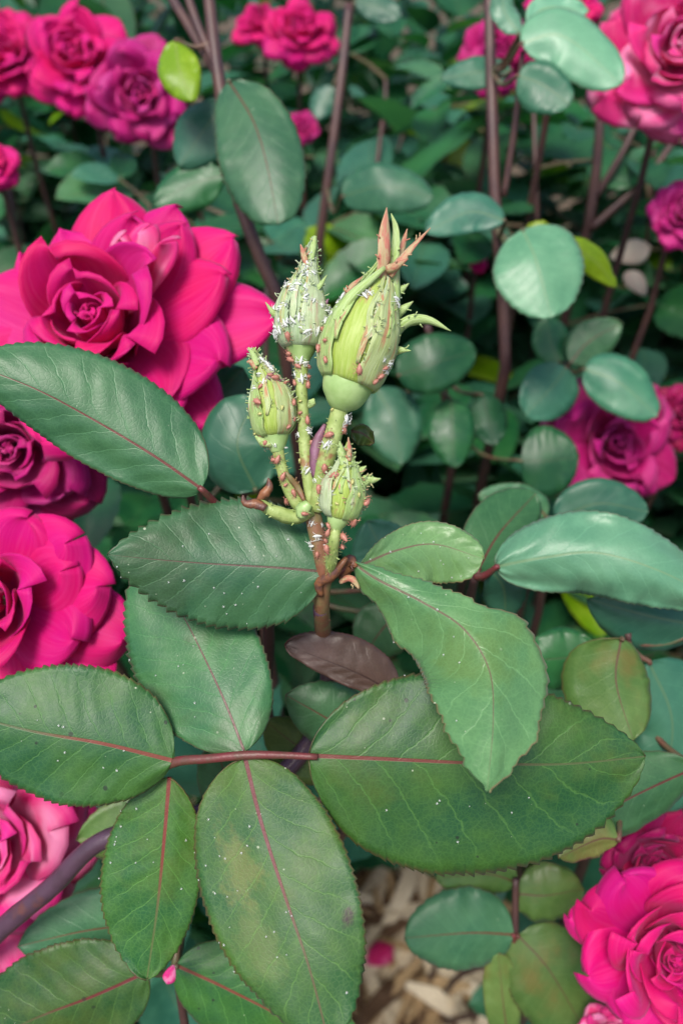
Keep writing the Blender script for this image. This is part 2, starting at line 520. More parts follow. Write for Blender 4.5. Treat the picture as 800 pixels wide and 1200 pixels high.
def bristles(path, radii, count, length, seed):
    r = random.Random(seed)
    gs = []
    for _ in range(count):
        i = r.randrange(1, len(path) - 1)
        p = Vector(path[i]).lerp(Vector(path[i + 1]), r.random())
        t = (Vector(path[i + 1]) - Vector(path[i - 1])).normalized()
        q = Quaternion(t, r.uniform(0, 6.28)) @ t.orthogonal().normalized()
        L = length * r.uniform(0.5, 1.2)
        a = p + q * radii[i] * 0.9
        b = a + q * L + t * L * r.uniform(-0.3, 0.3)
        gs.append(tube_geo([a, a.lerp(b, 0.55), b], [0.00011, 0.00007, 0.00003], 3, False))
    return gs


# ---------------------------------------------------------------- leaflets
def leaf_w(u, a, b):
    pk = a / (a + b)
    f = lambda x: (x ** a) * ((1 - x) ** b)
    return f(min(max(u, 0), 1)) / f(pk)


def leaflet(parent, mat, mid, wl, wr, tl=0.0, tr=0.0, a=0.6, b=0.72, teeth=26, tooth=0.07, nu=150, nv=9, droop=0.0,
            quilt=0.3, prof=None, thick=0.00028, seed=0, wav=0.0015, name='leaflet'):
    """One leaflet. mid: (x, y, depth) from base to tip; wl / wr: half widths in pixels left and right of travel;
    tl / tr: how fast that half falls back from the viewer; prof: optional [(u, left, right)] width factors."""
    c = crom(mid, nu)
    V, uvA, uvM = [], [], []
    W = 2 * nv + 1
    wp = [P(*q) for q in c]
    Ltot = sum((wp[i + 1] - wp[i]).length for i in range(nu))
    run = 0
    for i, (x, y, d) in enumerate(c):
        if i:
            run += (wp[i] - wp[i - 1]).length
        u = i / nu
        i0, i1 = max(i - 3, 0), min(i + 3, nu)
        tx, ty = c[i1][0] - c[i0][0], c[i1][1] - c[i0][1]
        ln = math.hypot(tx, ty) or 1
        nx, ny = ty / ln, -tx / ln
        side = (RT * nx - UP * ny)
        tan = (wp[i1] - wp[i0]).normalized()
        for k in range(W):
            v = (k - nv) / nv
            sg = 1 if v >= 0 else -1
            av = abs(v)
            wpx = (wl if sg > 0 else wr)
            if prof:
                for q in range(len(prof) - 1):
                    if prof[q][0] <= u <= prof[q + 1][0]:
                        f = (u - prof[q][0]) / (prof[q + 1][0] - prof[q][0])
                        f = f * f * (3 - 2 * f)
                        j = 1 if sg > 0 else 2
                        wf = prof[q][j] * (1 - f) + prof[q + 1][j] * f
                        break
            else:
                wf = leaf_w(u, a, b)
            wm = wpx * wf * d / F
            # serrations: forward-pointing saw teeth, only the outer rim moves
            ph = (u * teeth + 0.37 * sg + 0.25 * noise.noise((u * 9, sg * 3.1, seed))) % 1
            tt = (ph / 0.75 if ph < 0.75 else (1 - ph) / 0.25)
            rim = max(0, (av - 0.8) / 0.2)
            wm2 = wm + tooth * (wpx * d / F) * (tt - 0.35) * rim * min(1, wf * 2.5) * (0.7 + 0.6 * noise.noise((u * 17, sg, seed + 5)))
            til = tl if sg > 0 else tr
            off = av * wm2
            dep = til * off + droop * off * av * 22 * off
            s = u * 8 + 0.5 * noise.noise((u * 4, sg * 2.0, seed)) - 0.24 * 8 * (av ** 0.8) + (0.45 if sg > 0 else 0)
            qd = quilt * 0.00045 * math.cos(2 * math.pi * s) * min(1, av * 3) * (1 - av ** 3) * min(1, wf * 1.5)
            groove = 0.00035 * math.exp(-(off / 0.0012) ** 2)
            wv = wav * noise.noise((u * 3.1 + seed, v * 1.7, seed * 0.7)) * av
            rip = wav * 0.6 * noise.noise((u * 9 + seed, sg * 5.0, seed)) * av ** 3
            V.append(wp[i] + side * (off * sg) + FW * (dep - qd + groove + wv + rip) + tan * (tooth * 0.5 * rim * tt * wpx * d / F * min(1, wf * 2)))
            uvA.append((u, v * 0.5 + 0.5))
            uvM.append((run * 100, off * sg * 100))
    Fc = []
    for i in range(nu):
        for k in range(W - 1):
            Fc.append((i * W + k, (i + 1) * W + k, (i + 1) * W + k + 1, i * W + k + 1))
    o = mesh_obj(name, V, Fc, mat, parent, True, {'UVMap': uvA, 'metric': uvM})
    if thick:
        solid(o, thick)
    return o


def bg_leaflet(parent, mat, mid, wl, wr, **kw):
    kw = dict(dict(nu=26, nv=4, teeth=13, tooth=0.05, quilt=0.2, thick=0.0003, wav=0.002), **kw)
    return leaflet(parent, mat, mid, wl, wr, **kw)


def stalk(name, parent, pts, mat, n=14, extra=(), ns=8):
    pa, ra = px_path(pts, n)
    V, Fc = merge(tube_geo(pa, ra, ns), *extra)
    return mesh_obj(name, V, Fc, mat, parent)


def nearest_on(path, p):
    return min(path, key=lambda q: (q - p).length)


def to_ground(p, lean=(0, 0), n=10, wig=0.01, seed=0):
    """points from p down to the soil, gently curved"""
    b = Vector((p.x + lean[0], p.y + lean[1], -0.02))
    out = []
    for i in range(1, n + 1):
        t = i / n
        q = p.lerp(b, t)
        q = q + Vector((noise.noise((t * 2.3, seed, 0)), noise.noise((t * 2.3, seed, 9)), 0)) * wig * math.sin(math.pi * t)
        out.append(q)
    return out


KEEP = []       # (x, y, radius px, depth): background leaves nearer than this may not cover it


# ---------------------------------------------------------------- ground
g_v, g_f = [], []
nG = 60
ext = [-300, -60, -12, -3] + [-1.5 + 3.0 * i / nG for i in range(nG + 1)] + [3, 12, 60, 300]
for yy in ext:
    for xx in ext:
        z = 0.012 * noise.noise((xx * 7, yy * 7, 1)) if abs(xx) <= 1.5 and abs(yy) <= 1.5 else 0
        g_v.append((xx, yy, z))
ng = len(ext)
for j in range(ng - 1):
    for i in range(ng - 1):
        g_f.append((j * ng + i, j * ng + i + 1, (j + 1) * ng + i + 1, (j + 1) * ng + i))
gm = plain_mat('mulch_soil', (0.06, 0.04, 0.025), (0.13, 0.09, 0.05), 45, 0.9, c3=(0.05, 0.035, 0.022), bump=0.8)
ground = mesh_obj('ground', g_v, g_f, gm)
ground['kind'] = 'structure'
ground['label'] = 'brown mulched soil under the rose bushes'


def gpt(x, y):
    dr = FW + RT * ((x - 400) / F) - UP * ((y - 600) / F)
    t = -CAM.z / dr.z
    return CAM + dr * t


def chip_mesh(i, long=1.0):
    r = random.Random(i)
    L, w, h = 0.5 * long, r.uniform(0.05, 0.12), r.uniform(0.05, 0.1)
    V = []
    for sx in (-1, -0.3, 0.35, 1):
        for sy, sz in ((-1, -1), (1, -1), (1, 1), (-1, 1)):
            k = 0.45 if abs(sx) == 1 else 1
            V.append((sx * L, sy * w * k * r.uniform(0.6, 1.2) + 0.06 * math.sin(sx * 2 + i), sz * h * k * r.uniform(0.6, 1.2) + 0.05 * math.cos(sx * 2.4 + i)))
    Fc = [(0, 3, 2, 1), (12, 13, 14, 15)]
    for s in range(3):
        for k in range(4):
            Fc.append((s * 4 + k, s * 4 + (k + 1) % 4, s * 4 + 4 + (k + 1) % 4, s * 4 + 4 + k))
    me = bpy.data.meshes.new('wood_chip')
    me.from_pydata(V, [], Fc)
    me.materials.append(M[('chip2', 'chip', 'chip2', 'chip_dark', 'chip', 'chip2', 'chip', 'chip_dark')[i]])
    return me


chips = [chip_mesh(i) for i in range(8)]
gaps = [(470, 1100, 0.06), (500, 1180, 0.09), (430, 1180, 0.08)]
cnt = 0
for (gx, gy, gr) in gaps:
    c0 = gpt(gx, gy)
    for _ in range(60):
        o = bpy.data.objects.new('wood_chip', chips[rnd.randrange(8)])
        COL.objects.link(o)
        o.parent = ground
        p = c0 + Vector((rnd.gauss(0, gr * 0.6), rnd.gauss(0, gr * 0.6), 0))
        o.location = (p.x, p.y, 0.006 + rnd.random() * 0.03)
        L = rnd.uniform(0.035, 0.11)
        o.scale = (L, L * rnd.uniform(0.5, 1.0), L * 0.8)
        o.rotation_euler = (rnd.gauss(0, 0.25), rnd.gauss(0, 0.22), rnd.uniform(0, 6.28))
        cnt += 1
gs = []
for _ in range(2600):
    L = rnd.uniform(0.008, 0.035)
    m4 = Matrix.Translation((rnd.uniform(-0.8, 0.8), rnd.uniform(-0.1, 1.3), 0.004 + rnd.random() * 0.01)) @ \
        Matrix.Rotation(rnd.uniform(0, 6.28), 4, 'Z') @ Matrix.Rotation(rnd.gauss(0, 0.2), 4, 'Y')
    w, h = L * rnd.uniform(0.08, 0.25), L * rnd.uniform(0.04, 0.1)
    vs = [m4 @ Vector(q) for q in ((-L / 2, -w, -h), (-L / 2, w, -h), (-L / 2, 0, h), (L / 2, -w * 0.6, -h), (L / 2, w * 0.6, -h), (L / 2, 0, h))]
    gs.append((vs, [(0, 2, 1), (3, 4, 5), (0, 1, 4, 3), (1, 2, 5, 4), (2, 0, 3, 5)]))
V, Fc = merge(*gs)
mul = mesh_obj('mulch', V, Fc, M['chip'], ground, False)
mul['kind'] = 'stuff'

# ================================================================ the budding shoot
SH = P(-60, 1150, 0.215)
shoot_base = to_ground(SH, (-0.05, 0.10), 10, 0.01, 3)
hero = empty('rose_shoot', shoot_base[-1].copy() + Vector((0, 0, 0.02)),
             'aphid covered rose shoot with four green buds on a purple cane', 'rose shoot')
HB = []          # hero meshes that insects may sit on (buds, stems)
HL = []          # hero leaflets

# cane: from the soil up to the left, then along under the leaves to the bud cluster
up_px = [(-60, 1150, 0.215, 19), (0, 1090, 0.205, 18.5), (60, 1040, 0.198, 17.5), (120, 985, 0.193, 16.5), (220, 958, 0.196, 14),
         (310, 925, 0.206, 12), (368, 860, 0.210, 10), (384, 800, 0.204, 9.5), (379, 752, 0.192, 9.5), (376, 712, 0.174, 9.5)]
pa, ra = px_path(up_px, 54)
path = list(reversed(shoot_base)) + pa[0:]
ra = [r * (0.66 + 0.34 * min(1, max(0, (i - 20) / 20))) for i, r in enumerate(ra)]
rad = [0.0032] * len(shoot_base) + ra
V, Fc = tube_geo(path, rad, 14, True, 0.05)
cane_o = mesh_obj('stem', V, Fc, M['cane'], hero)
# upper, younger stem
up2 = [(379, 748, 0.1905, 9.6), (377, 716, 0.1755, 9.6), (378, 690, 0.170, 9.5), (380, 668, 0.168, 10), (374, 640, 0.1665, 9.5), (368, 610, 0.166, 10), (366, 596, 0.166, 8)]
pa2, ra2 = px_path(up2, 24)
HB.append(mesh_obj('stem', *merge(tube_geo(pa2, ra2, 12, True, 0.05), *bristles(pa2, ra2, 40, 0.0006, 2)), M['stem_dark'], hero))


def lathe(axis_pts, ns=28, amp=0.0, fr=5, seed=0, twist=0.0, nz=26):
    """surface of revolution along pixel axis points (x, y, d, r px), with lengthwise ridges"""
    s = crom(axis_pts, nz)
    pts = [P(a, b, d) for a, b, d, r in s]
    rr = [max(r, 0.05) * d / F for a, b, d, r in s]
    V, Fc = [], []
    frames = []
    for i, p in enumerate(pts):
        t = (pts[min(i + 1, nz)] - pts[max(i - 1, 0)]).normalized()
        a = (-FW - t * (-FW).dot(t)).normalized()
        b = t.cross(a)
        frames.append((p, t, a, b, rr[i]))
        for k in range(ns):
            an = 2 * math.pi * k / ns
            f = 1 + amp * math.cos(fr * an + twist * i / nz) + amp * 0.8 * noise.noise((math.cos(an) * 2.2, math.sin(an) * 2.2, i * 0.12 + seed))
            V.append(p + (a * math.cos(an) + b * math.sin(an)) * rr[i] * f)
    for i in range(nz):
        for k in range(ns):
            Fc.append((i * ns + k, i * ns + (k + 1) % ns, (i + 1) * ns + (k + 1) % ns, (i + 1) * ns + k))
    V.append(pts[0]); Fc += [(len(V) - 1, (k + 1) % ns, k) for k in range(ns)]
    V.append(pts[-1]); b0 = nz * ns
    Fc += [(len(V) - 1, b0 + k, b0 + (k + 1) % ns) for k in range(ns)]
    return V, Fc, frames


def ribbon(name, parent, pts, mat, cup=0.35, facing=0.0, n=16, lobes=0, lobe_len=5, seed=0, thick=0.0002, m=5):
    """a small leafy strip (x, y, d, half width px), cupped across, optional side lobes as thin spikes"""
    s = crom(pts, n)
    wp = [P(a, b, d) for a, b, d, w in s]
    V, Fc, uv = [], [], []
    for i, (x, y, d, w) in enumerate(s):
        t = (wp[min(i + 1, n)] - wp[max(i - 1, 0)]).normalized()
        nrm = (-FW - t * (-FW).dot(t)).normalized()
        nrm = Quaternion(t, facing) @ nrm
        sd = t.cross(nrm)
        for k in range(m):
            v = -1 + 2 * k / (m - 1)
            wm = max(w, 0.12) * d / F
            uv.append((0.5 + 0.12 * v, i / n))
            V.append(wp[i] + sd * v * wm * (1 + 0.18 * noise.noise((i * 0.9, v, seed + 3))) - nrm * cup * wm * v * v + nrm * wm * 0.12 * noise.noise((i * 0.5, v * 2, seed)))
    for i in range(n):
        for k in range(m - 1):
            Fc.append((i * m + k, i * m + k + 1, (i + 1) * m + k + 1, (i + 1) * m + k))
    gs = [(V, Fc)]
    r = random.Random(seed)
    for _ in range(lobes):
        i = r.randrange(2, n - 2)
        t = (wp[i + 1] - wp[i - 1]).normalized()
        nrm = (-FW - t * (-FW).dot(t)).normalized()
        nrm = Quaternion(t, facing) @ nrm
        sd = t.cross(nrm) * r.choice((-1, 1))
        d = s[i][2]
        a0 = wp[i] + sd * s[i][3] * d / F * 0.8
        L = lobe_len * r.uniform(0.6, 1.2) * d / F
        b0 = a0 + sd * L * 0.8 + t * L * 0.7
        gs.append(tube_geo([a0, a0.lerp(b0, 0.5) + t * L * 0.06, b0], [0.00022, 0.00013, 0.00003], 4, False))
        uv += [(0.5, 0.8)] * len(gs[-1][0])
    o = mesh_obj(name, *merge(*gs), mat, parent, True, {'UVMap': uv, 'metric': uv})
    if thick:
        solid(o, thick)
    return o


def sepal_on(frames, parent, mat, phi, half, up_to, lift=1.04, seed=0, ns=10, curl=0.0, start=0.0, fringe=10, name='sepal', proud=1.0):
    """a sepal wrapped on the bud: it hugs the lathe surface, its edges stand a little proud and fringed"""
    V, Fc, uv = [], [], []
    i_0 = int(len(frames) * start)
    n = int(len(frames) * up_to) - i_0
    r = random.Random(seed)
    rims = []
    for i in range(n):
        u = i / (n - 1)
        p, t, a, b, rr = frames[i + i_0]
        w = half * (1 - u) ** 0.55 * (0.7 + 1.0 * u * (1 - u)) * (1 if start == 0 else min(1, u * 4 + 0.15)) + 0.03
        w *= 1 + 0.25 * noise.noise((u * 6, seed, 3))
        ph = phi + curl * u + 0.16 * noise.noise((u * 3, seed, 0))
        for k in range(ns + 1):
            v = -1 + 2 * k / ns
            an = ph + v * w
            edge = (0.05 * abs(v) ** 3 + 0.03 * math.exp(-(v / 0.16) ** 2)) * proud + 0.04 * noise.noise((u * 7, v * 3, seed))
            q = p + (a * math.cos(an) + b * math.sin(an)) * (rr * (lift + edge) + 0.0002)
            V.append(q)
            uv.append((0.5 + 0.5 * v * half, u))
            if k in (0, ns):
                rims.append((q, (a * math.cos(an) + b * math.sin(an)), (b * math.cos(an) - a * math.sin(an)) * (1 if k else -1), t))
    for i in range(n - 1):
        for k in range(ns):
            q = i * (ns + 1) + k
            Fc.append((q, q + 1, q + ns + 2, q + ns + 1))
    gs = [(V, Fc)]
    for _ in range(fringe):
        q, nn, sd, t = r.choice(rims[4:])
        L = r.uniform(0.0005, 0.0013)
        e = q + sd * L * r.uniform(0.2, 1) + nn * L * r.uniform(0.2, 0.9) + t * L * r.uniform(0, 0.8)
        g1 = tube_geo([q - nn * 0.0001, q.lerp(e, 0.5) + nn * L * 0.1, e], [0.00009, 0.00006, 0.00002], 3, False)
        gs.append(g1)
        uv += [(0.5, 0.9)] * len(g1[0])
    return solid(mesh_obj(name, *merge(*gs), mat, parent, True, {'UVMap': uv}), 0.0002)


def lathe_uv(ns, nz):
    return [(abs(2 * k / ns - 1), i / nz) for i in range(nz + 1) for k in range(ns)] + [(0, 0), (0, 1)]


def bud(label, core, hip, pedicel, cal, sep, nsep, half, phis, tips, br=60, amp=0.035, seed=0, upto=0.97, ped_mat='stem_green', strips=10):
    core = [(x, y, d, r * 0.91) for x, y, d, r in core]
    hip = [(x, y, d, r * 0.86) for x, y, d, r in hip]
    pedicel = [(x, y, d, r * 0.84) for x, y, d, r in pedicel]
    V, Fc, fr = lathe(core, 36, amp, 5, seed, 0.8, 34)
    b = mesh_obj('flower_bud', V, Fc, M[cal], hero, True, {'UVMap': lathe_uv(36, 34)})
    b['label'] = label
    HB.append(b)
    HB.append(mesh_obj('hip', *lathe(hip, 28, 0.012, 3, seed)[:2], M['hip'], b))
    pp, rr = px_path(pedicel, 26)
    HB.append(mesh_obj('pedicel', *merge(tube_geo(pp, rr, 12, True, 0.06, seed), *bristles(pp, rr, br, 0.0008, seed)), M[ped_mat], b))
    for k in range(nsep):
        HB.append(sepal_on(fr, b, M[sep[k % len(sep)]], phis[k], half, upto, 1.02 + 0.03 * (k % 2), seed * 7 + k, fringe=12))
    rs = random.Random(seed * 5 + 4)
    for k in range(strips):
        sepal_on(fr, b, M[rs.choice(('sepal_pale', 'sepal', 'sepal_pale', 'sepal_flush'))], rs.uniform(-1.7, 1.7), rs.uniform(0.05, 0.14), rs.uniform(0.88, 1.0),
                 rs.uniform(1.03, 1.07), seed * 70 + k, 6, rs.gauss(0, 0.4), rs.uniform(0.08, 0.4), 6, 'sepal_strip', 0.4)
    for j, (nm, pts, mt, cup, face, lob) in enumerate(tips):
        ribbon(nm, b, pts, M[mt], cup, face, 14, lob, 5, seed * 31 + j)
    return b


D = 0.160
bud('largest bud, green flushed with red', [(408, 450, D, 33), (411, 440, D, 40), (416, 416, D, 46), (424, 392, D, 46), (432, 366, D, 38), (440, 342, D, 26), (447, 322, D, 15), (452, 306, D, 9), (455, 292, D, 6)],
    [(397, 481, D, 10), (399, 475, D, 20), (402, 467, D, 28), (405, 457, D, 33), (408, 447, D, 34.5), (411, 438, D, 32)],
    [(370, 598, 0.1655, 11), (376, 565, 0.164, 12), (385, 530, 0.162, 13), (394, 497, 0.161, 12.5), (400, 468, D, 11.5)],
    'calyx', ('sepal', 'sepal_flush', 'sepal', 'sepal'), 4, 0.62, (-1.15, 0.80, 2.3, -2.4),
    [('sepal_tip', [(447, 328, .157, 6), (450, 298, .156, 8), (451, 272, .156, 7), (453, 243, .156, .5)], 'sepal_tip', 0.15, 0.3, 4),
     ('sepal_tip', [(459, 318, .159, 6), (462, 292, .159, 6), (463, 268, .159, 4), (458, 250, .159, .5)], 'lobe', 0.2, -0.5, 3),
     ('sepal_tip', [(455, 322, .157, 6), (468, 305, .156, 6), (483, 288, .156, 4), (504, 267, .155, .4)], 'sepal_tip', 0.25, -0.5, 3),
     ('sepal_tip', [(462, 312, .161, 5), (470, 292, .161, 5), (477, 268, .161, .6)], 'sepal_tip', 0.5, 0, 1),
     ('sepal_tip', [(452, 316, .156, 5), (464, 312, .155, 5), (478, 303, .155, 1)], 'sepal_tip', 0.5, 0.3, 2),
     ('sepal_lobe', [(461, 408, .160, 3), (467, 388, .159, 6.5), (480, 377, .158, 7), (502, 376, .158, 5), (528, 388, .158, .5)], 'lobe', 0.5, 0.5, 4),
     ('sepal_lobe', [(457, 421, .160, 4), (465, 411, .159, 5), (481, 411, .158, .5)], 'lobe', 0.5, 0.2, 1),
     ('sepal_lobe', [(464, 372, .160, 4), (472, 362, .159, 5), (484, 353, .159, .5)], 'lobe', 0.5, 0, 1),
     ('sepal_lobe', [(462, 345, .160, 4), (471, 338, .159, 4), (479, 332, .159, .5)], 'lobe', 0.5, 0, 1),
     ('sepal_strip', [(464, 385, .1595, 4), (464, 355, .1585, 7), (464, 328, .158, 6), (466, 306, .158, 3)], 'lobe', 0.5, 0.3, 2),
     ('sepal_strip', [(381, 408, .158, 3), (389, 378, .155, 9), (408, 346, .154, 8), (432, 326, .155, 6), (450, 312, .156, 3)], 'lobe', 0.6, -0.5, 0),
     ('sepal_lobe', [(405, 350, .156, 3), (412, 336, .156, 4), (425, 324, .156, .5)], 'sepal_tip', 0.5, 0, 2)], 70, 0.03, 1)
D = 0.163
bud('downy grey green bud dusted with white skins', [(353, 408, D, 20), (353, 399, D, 28), (353, 380, D, 32), (354, 360, D, 31), (357, 340, D, 23), (360, 322, D, 14), (363, 305, D, 9), (366, 290, D, 6), (368, 278, D, 3)],
    [(353, 432, D, 8), (353, 422, D, 12), (353, 413, D, 18), (353, 404, D, 23), (353, 398, D, 20)],
    [(367, 600, .166, 8), (362, 565, .1655, 9), (358, 530, .165, 9), (355, 485, .164, 8.5), (353, 450, D, 8.5), (353, 426, D, 10)],
    'calyx_grey', ('calyx_grey', 'sepal_pale'), 4, 0.7, (-1.0, 0.6, 2.1, -2.3),
    [('sepal_tip', [(364, 304, .161, 4), (367, 288, .161, 4.5), (369, 276, .161, 2)], 'lobe', 0.6, 0, 1),
     ('sepal_tip', [(359, 310, .161, 3), (356, 298, .161, 4), (352, 286, .161, .6)], 'sepal_tip', 0.6, 0, 2),
     ('sepal_lobe', [(328, 372, .162, 4), (320, 366, .161, 3.5), (311, 354, .161, .4)], 'lobe', 0.5, 0, 0),
     ('sepal_lobe', [(340, 350, .161, 3), (333, 349, .161, 4), (329, 346, .161, 1)], 'lobe', 0.5, 0, 0),
     ('sepal_lobe', [(369, 342, .160, 2), (375, 334, .160, 3), (383, 322, .160, .4)], 'lobe', 0.5, 0, 0),
     ('sepal_lobe', [(350, 335, .160, 2), (347, 329, .160, 2.5), (344, 321, .160, .4)], 'lobe', 0.5, 0, 0),
     ('sepal_lobe', [(374, 362, .161, 2), (379, 358, .161, 4), (385, 350, .161, .5)], 'bract', 0.5, 0, 0)], 60, 0.03, 2)
D = 0.164
bud('small bud leaning left with a hooked tip', [(322, 511, D, 17), (321, 502, D, 25), (320, 484, D, 28), (317, 466, D, 26), (312, 448, D, 18), (306, 432, D, 9), (300, 418, D, 5), (296, 408, D, 2.5)],
    [(325, 530, D, 8), (324, 520, D, 14), (323, 512, D, 18), (322, 506, D, 20), (321, 500, D, 16)],
    [(362, 604, .1665, 8), (349, 590, .166, 10), (338, 572, .1655, 9), (330, 548, .1645, 8), (325, 524, D, 8.5)],
    'calyx', ('sepal', 'sepal_flush'), 4, 0.6, (-0.9, 0.7, 2.2, -2.4),
    [('sepal_tip', [(301, 428, .162, 4), (297, 416, .162, 4), (291, 407, .162, 1)], 'lobe', 0.5, 0, 2),
     ('sepal_tip', [(300, 432, .162, 3), (294, 424, .162, 3), (289, 424, .162, .5)], 'sepal_tip', 0.5, 0, 0),
     ('sepal_lobe', [(312, 440, .161, 4), (322, 445, .161, 5), (333, 452, .162, 2)], 'bract', 0.5, 0, 2),
     ('bract', [(318, 522, .162, 2), (308, 518, .162, 5), (299, 511, .162, 1)], 'lobe', 0.5, 0, 0)], 60, 0.04, 3)
D = 0.158
bud('smallest bud low on the right, bright green', [(396, 608, D, 15), (398, 600, D, 23), (401, 584, D, 27), (403, 568, D, 26), (405, 554, D, 18), (406, 541, D, 11), (407, 530, D, 6), (408, 518, D, 2)],
    [(393, 622, D, 7), (394, 615, D, 12), (396, 608, D, 16), (398, 602, D, 18), (399, 597, D, 12)],
    [(386, 672, .166, 6), (388, 660, .163, 8), (390, 645, .160, 8), (392, 630, .158, 8), (393, 616, D, 8)],
    'calyx', ('sepal_pale', 'sepal'), 4, 0.62, (-1.0, 0.75, 2.2, -2.4),
    [('sepal_lobe', [(424, 571, .157, 4), (431, 563, .157, 7), (438, 563, .157, 4), (446, 561, .157, .5)], 'lobe', 0.5, 0.3, 4),
     ('sepal_lobe', [(418, 556, .157, 3), (423, 551, .157, 4), (429, 546, .157, .5)], 'lobe', 0.5, 0, 1),
     ('sepal_tip', [(404, 545, .156, 5), (401, 530, .156, 5), (398, 517, .156, 1)], 'lobe', 0.5, 0.3, 1),
     ('sepal_tip', [(409, 540, .156, 3), (409, 526, .156, 3), (408, 512, .156, .5)], 'sepal_tip', 0.5, 0, 2)], 70, 0.04, 4)

# bracts and stipules round the cluster
ribbon('bract', hero, [(371, 560, .163, 5), (370, 540, .162, 7), (373, 518, .162, 7), (381, 497, .162, 2)], M['bract'], 0.6, 0.2, 14, 0)
HB.append(ribbon('bract', hero, [(368, 600, .164, 5), (345, 606, .163, 9), (322, 600, .162, 8), (303, 590, .162, 6)], M['stem_green'], 0.6, 0, 14, 6, 3, 5))
ribbon('bract', hero, [(312, 594, .161, 5), (300, 588, .161, 7), (288, 588, .161, 5), (285, 580, .161, 1)], M['stipule'], 0.7, 0.5, 12, 0)
ribbon('bract', hero, [(300, 588, .163, 3), (306, 578, .162, 7), (313, 570, .162, 6), (314, 560, .162, 1)], M['stipule'], 0.8, -0.5, 12, 0)
HB.append(ribbon('bract', hero, [(352, 608, .162, 6), (355, 598, .161, 10), (362, 590, .161, 6)], M['hip'], 0.6, 0, 10, 0))
bg_leaflet(hero, M['leaf_olive'], [(412, 505, .171), (425, 508, .171), (438, 518, .172)], 10, 14, name='bract', tl=0.2, tr=0.5, seed=3)
ribbon('bract', hero, [(361, 478, .162, 2), (365, 472, .161, 5), (368, 467, .161, 1)], M['lobe'], 0.4, 0, 8, 0)
ribbon('bract', hero, [(357, 588, .164, 2), (348, 570, .164, 4), (340, 560, .163, 3), (334, 552, .163, 1)], M['stem_dark'], 0.4, 0, 10, 2)
ribbon('stipule', hero, [(378, 700, .168, 3), (376, 686, .166, 7), (388, 678, .164, 7), (400, 664, .163, 5), (407, 654, .163, 3)], M['stipule'], 0.8, 0.4, 14, 0)
ribbon('stipule', hero, [(398, 680, .168, 4), (406, 664, .166, 9), (412, 657, .165, 8), (418, 664, .165, 3)], M['stipule'], 0.8, -0.3, 12, 3, 4)
ribbon('stipule', hero, [(398, 684, .167, 3), (410, 680, .166, 5), (420, 690, .166, 2)], M['sepal_tip'], 0.8, 0.5, 12, 2, 4)

# the three-part leaf right under the buds
tri = stalk('leaf', hero, [(378, 686, .170, 5), (392, 674, .168, 4.5), (408, 664, .167, 4), (425, 662, .168, 3)], M['petiole'])
HL.append(leaflet(tri, M['leaf_top'], [(380, 670, .167), (320, 665, .166), (250, 661, .165), (185, 656, .163), (126, 650, .161)], 77, 79, 0.10, 0.35,
                  a=0.5, b=0.80, seed=1, droop=0.3, teeth=22, tooth=0.10))
HL.append(leaflet(tri, M['leaf_young'], [(409, 656, .166), (440, 678, .163), (495, 706, .159), (543, 737, .154), (573, 785, .149), (578, 845, .143), (571, 927, .136)],
                  74, 74, 0.5, 0.6, prof=[(0, 0.03, 0.03), (0.12, 0.2, 0.34), (0.3, 0.34, 0.85), (0.42, 0.45, 0.95), (0.55, 0.92, 1.0), (0.68, 1.02, 0.98), (0.82, 0.8, 0.72), (0.93, 0.42, 0.38), (1, 0.02, 0.02)],
                  seed=2, droop=0.2, teeth=30, wav=0.002))
HL.append(leaflet(tri, M['leaf_young'], [(424, 662, .169), (465, 645, .172), (510, 638, .174), (566, 655, .174)], 27, 46, 0.5, 0.1, a=0.65, b=0.42,
                  seed=3, teeth=20, droop=0.2, tooth=0.055))

# the five-part leaf in front
five = stalk('leaf', hero, [(190, 962, .192, 8), (172, 935, .178, 8), (178, 908, .168, 7), (205, 893, .164, 6), (245, 889, .162, 5.5), (288, 885, .161, 5.5), (330, 885, .161, 4.5), (372, 887, .161, 4)],
             M['petiole'], 30)
stalk('stipule', hero, [(168, 938, .178, 3), (172, 926, .175, 9), (184, 908, .172, 7), (196, 898, .168, 2)], M['petiole'])
HL.append(leaflet(five, M['leaf_hero'], [(362, 886, .1615), (450, 890, .161), (560, 895, .161), (660, 896, .163), (756, 887, .166)], 100, 138, 0.28, 0.06,
                  a=0.56, b=0.72, seed=4, teeth=34, droop=0.1, tooth=0.055))
HL.append(leaflet(five, M['leaf_top'], [(286, 881, .162), (262, 820, .166), (230, 752, .172), (205, 705, .176), (172, 648, .181)], 88, 66, 0.12, 0.3,
                  a=0.5, b=0.62, seed=5, teeth=26, tooth=0.055))
HL.append(leaflet(five, M['leaf_specked'], [(202, 892, .163), (120, 872, .161), (40, 858, .160), (-48, 836, .160)], 80, 82, 0.1, 0.3, a=0.52, b=0.62, seed=6, tooth=0.055))
HL.append(leaflet(five, M['leaf_stained'], [(287, 889, .161), (306, 965, .158), (335, 1055, .153), (362, 1135, .149), (385, 1222, .147)], 84, 98, 0.15, 0.15,
                  a=0.52, b=0.60, seed=7, teeth=32, tooth=0.05))
HL.append(leaflet(five, M['leaf_hero'], [(198, 912, .167), (192, 985, .166), (184, 1065, .166), (172, 1148, .167)], 46, 72, 0.25, 0.15, a=0.6, b=0.62, seed=8, tooth=0.055))
for q in HL:
    q.data.name = 'leaflet'


